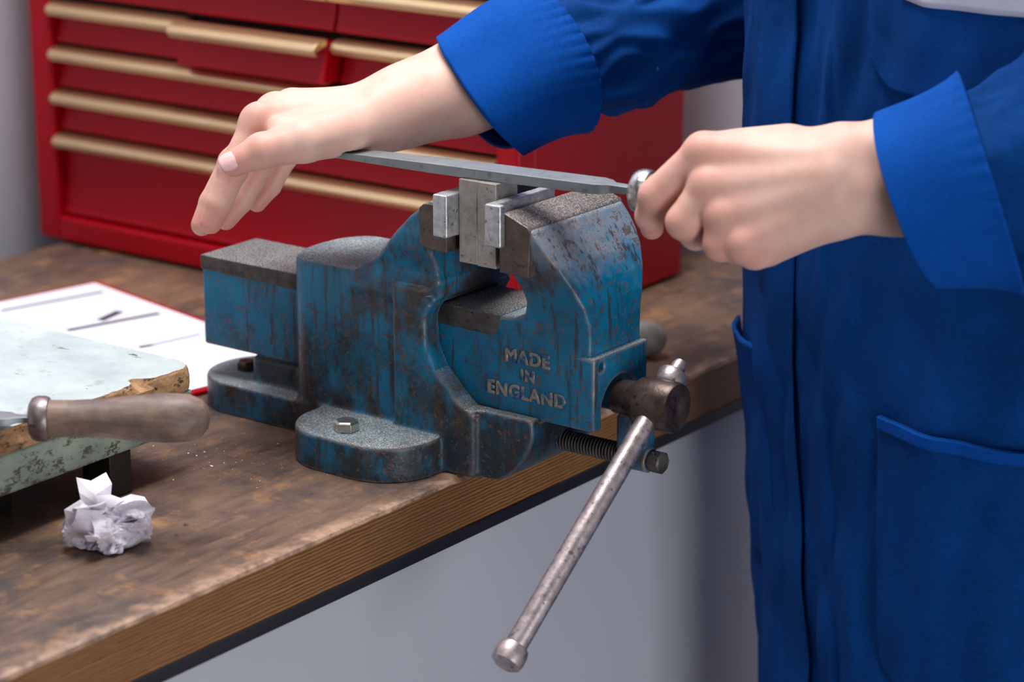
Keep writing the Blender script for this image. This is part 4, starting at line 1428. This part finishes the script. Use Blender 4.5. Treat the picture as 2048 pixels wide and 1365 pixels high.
# trousers and boots (below the frame) so the figure stands on the floor
M['trouser'] = simple('navy_trousers', rgb(26, 34, 58), 0.85, bump=0.2)
M['boot'] = simple('black_work_boot', rgb(26, 24, 24), 0.5)
def f_trous(X, Y, Z):
    d = None
    for s in (-1, 1):
        hip = np.array([TC[0] + LV[0] * 0.085 * s, TC[1] + LV[1] * 0.085 * s, -0.05])
        kn = hip + np.array([LV[0] * 0.02 * s, LV[1] * 0.02 * s, -0.40]); an = kn + np.array([0, 0, -0.36])
        c = smin(scap(X, Y, Z, hip, kn, 0.084, 0.066), scap(X, Y, Z, kn, an, 0.066, 0.060), 0.02)
        d = c if d is None else smin(d, c, 0.02)
    return d
P_, F_ = nets(f_trous, (-0.02, 0.10, -0.90), (0.45, 0.45, 0.05), 0.008)
fast_mesh('trousers', P_, F_, M['trouser'], person)
for s in (-1, 1):
    c0 = np.array([TC[0] + LV[0] * 0.105 * s, TC[1] + LV[1] * 0.105 * s, 0])
    def f_boot(X, Y, Z):
        a = scap(X, Y, Z, c0 + np.array([0, 0, -0.80]), c0 + np.array([0, 0, -0.85]), 0.045, 0.048)
        b = scap(X, Y, Z, c0 - np.array([FV[0], FV[1], 0]) * 0.03 + np.array([0, 0, -0.862]), c0 + np.array([FV[0], FV[1], 0]) * 0.16 + np.array([0, 0, -0.868]), 0.040, 0.036)
        return np.maximum(smin(a, b, 0.03), -(Z + 0.9))
    P_, F_ = nets(f_boot, (c0[0] - 0.2, c0[1] - 0.26, -0.905), (c0[0] + 0.2, c0[1] + 0.2, -0.74), 0.006)
    fast_mesh('boot', P_, F_, M['boot'], person)
M['hair'] = simple('brown_hair', rgb(62, 44, 32), 0.6, bump=0.6)
hd = np.array([TC[0] + FV[0] * 0.05, TC[1] + FV[1] * 0.05, 0.63])
def f_hair(X, Y, Z):
    b = scap(X, Y, Z, hd + np.array([0, 0, 0.036]), hd - np.array([FV[0], FV[1], 0]) * 0.02 - np.array([0, 0, 0.02]), 0.086, 0.078)
    c = (X - hd[0]) * FV[0] + (Y - hd[1]) * FV[1]
    return np.maximum(b, np.maximum(c - 0.035 - (Z - hd[2] - 0.04) * 1.2, -(Z - hd[2] + 0.06)))
P_, F_ = nets(f_hair, hd - 0.13, hd + 0.14, 0.005)
fast_mesh('hair', P_, F_, M['hair'], person)

# ================================================================ LIGHT, CAMERA
def area(name, loc, target, sx, sy, power, col=(1, 1, 1)):
    l = bpy.data.lights.new(name, 'AREA'); l.shape = 'RECTANGLE'; l.size = sx; l.size_y = sy; l.energy = power; l.color = col
    o = bpy.data.objects.new(name, l); COL.objects.link(o)
    o.location = loc
    o.rotation_euler = (V3(target) - V3(loc)).to_track_quat('-Z', 'Y').to_euler()
    return o
area('ceiling_lamp', (-0.12, 0.05, 1.60), (-0.02, 0.08, 0.0), 0.9, 0.45, 35, (1.0, 0.985, 0.96))
area('ceiling_lamp', (0.5, -1.7, 1.9), (0.0, 0.1, 0.1), 0.9, 0.9, 4.2, (0.97, 0.98, 1.0))
area('side_fill', (-0.9, -2.0, 0.40), (0.0, 0.0, 0.10), 0.6, 0.6, 3.0, (0.96, 0.98, 1.0))
area('side_fill', (2.2, -0.95, -0.15), (0.0, -0.05, -0.2), 1.0, 1.2, 27, (0.96, 0.98, 1.0))  # added fill with no known source, brightens the cabinet panel and bench edge
w = bpy.data.worlds.new('world'); S.world = w; w.use_nodes = True
w.node_tree.nodes['Background'].inputs[0].default_value = (0.80, 0.86, 1.0, 1)
w.node_tree.nodes['Background'].inputs[1].default_value = 0.085

cd = bpy.data.cameras.new('camera')
cam = bpy.data.objects.new('camera', cd); COL.objects.link(cam)
cd.sensor_width = 36.0
cd.lens = CF / 2048.0 * 36.0
cam.location = V3(CAM)
rm = Matrix((CR, CU, -CW)).transposed()
cam.rotation_euler = rm.to_euler()
cd.clip_start = 0.05
cd.dof.use_dof = True
cd.dof.focus_distance = 1.60
cd.dof.aperture_fstop = 6.0
S.camera = cam
S.view_settings.view_transform = 'Standard'
S.view_settings.look = 'None'
S.view_settings.exposure = -0.06
S.view_settings.gamma = 1.0
S.view_settings.use_curve_mapping = False
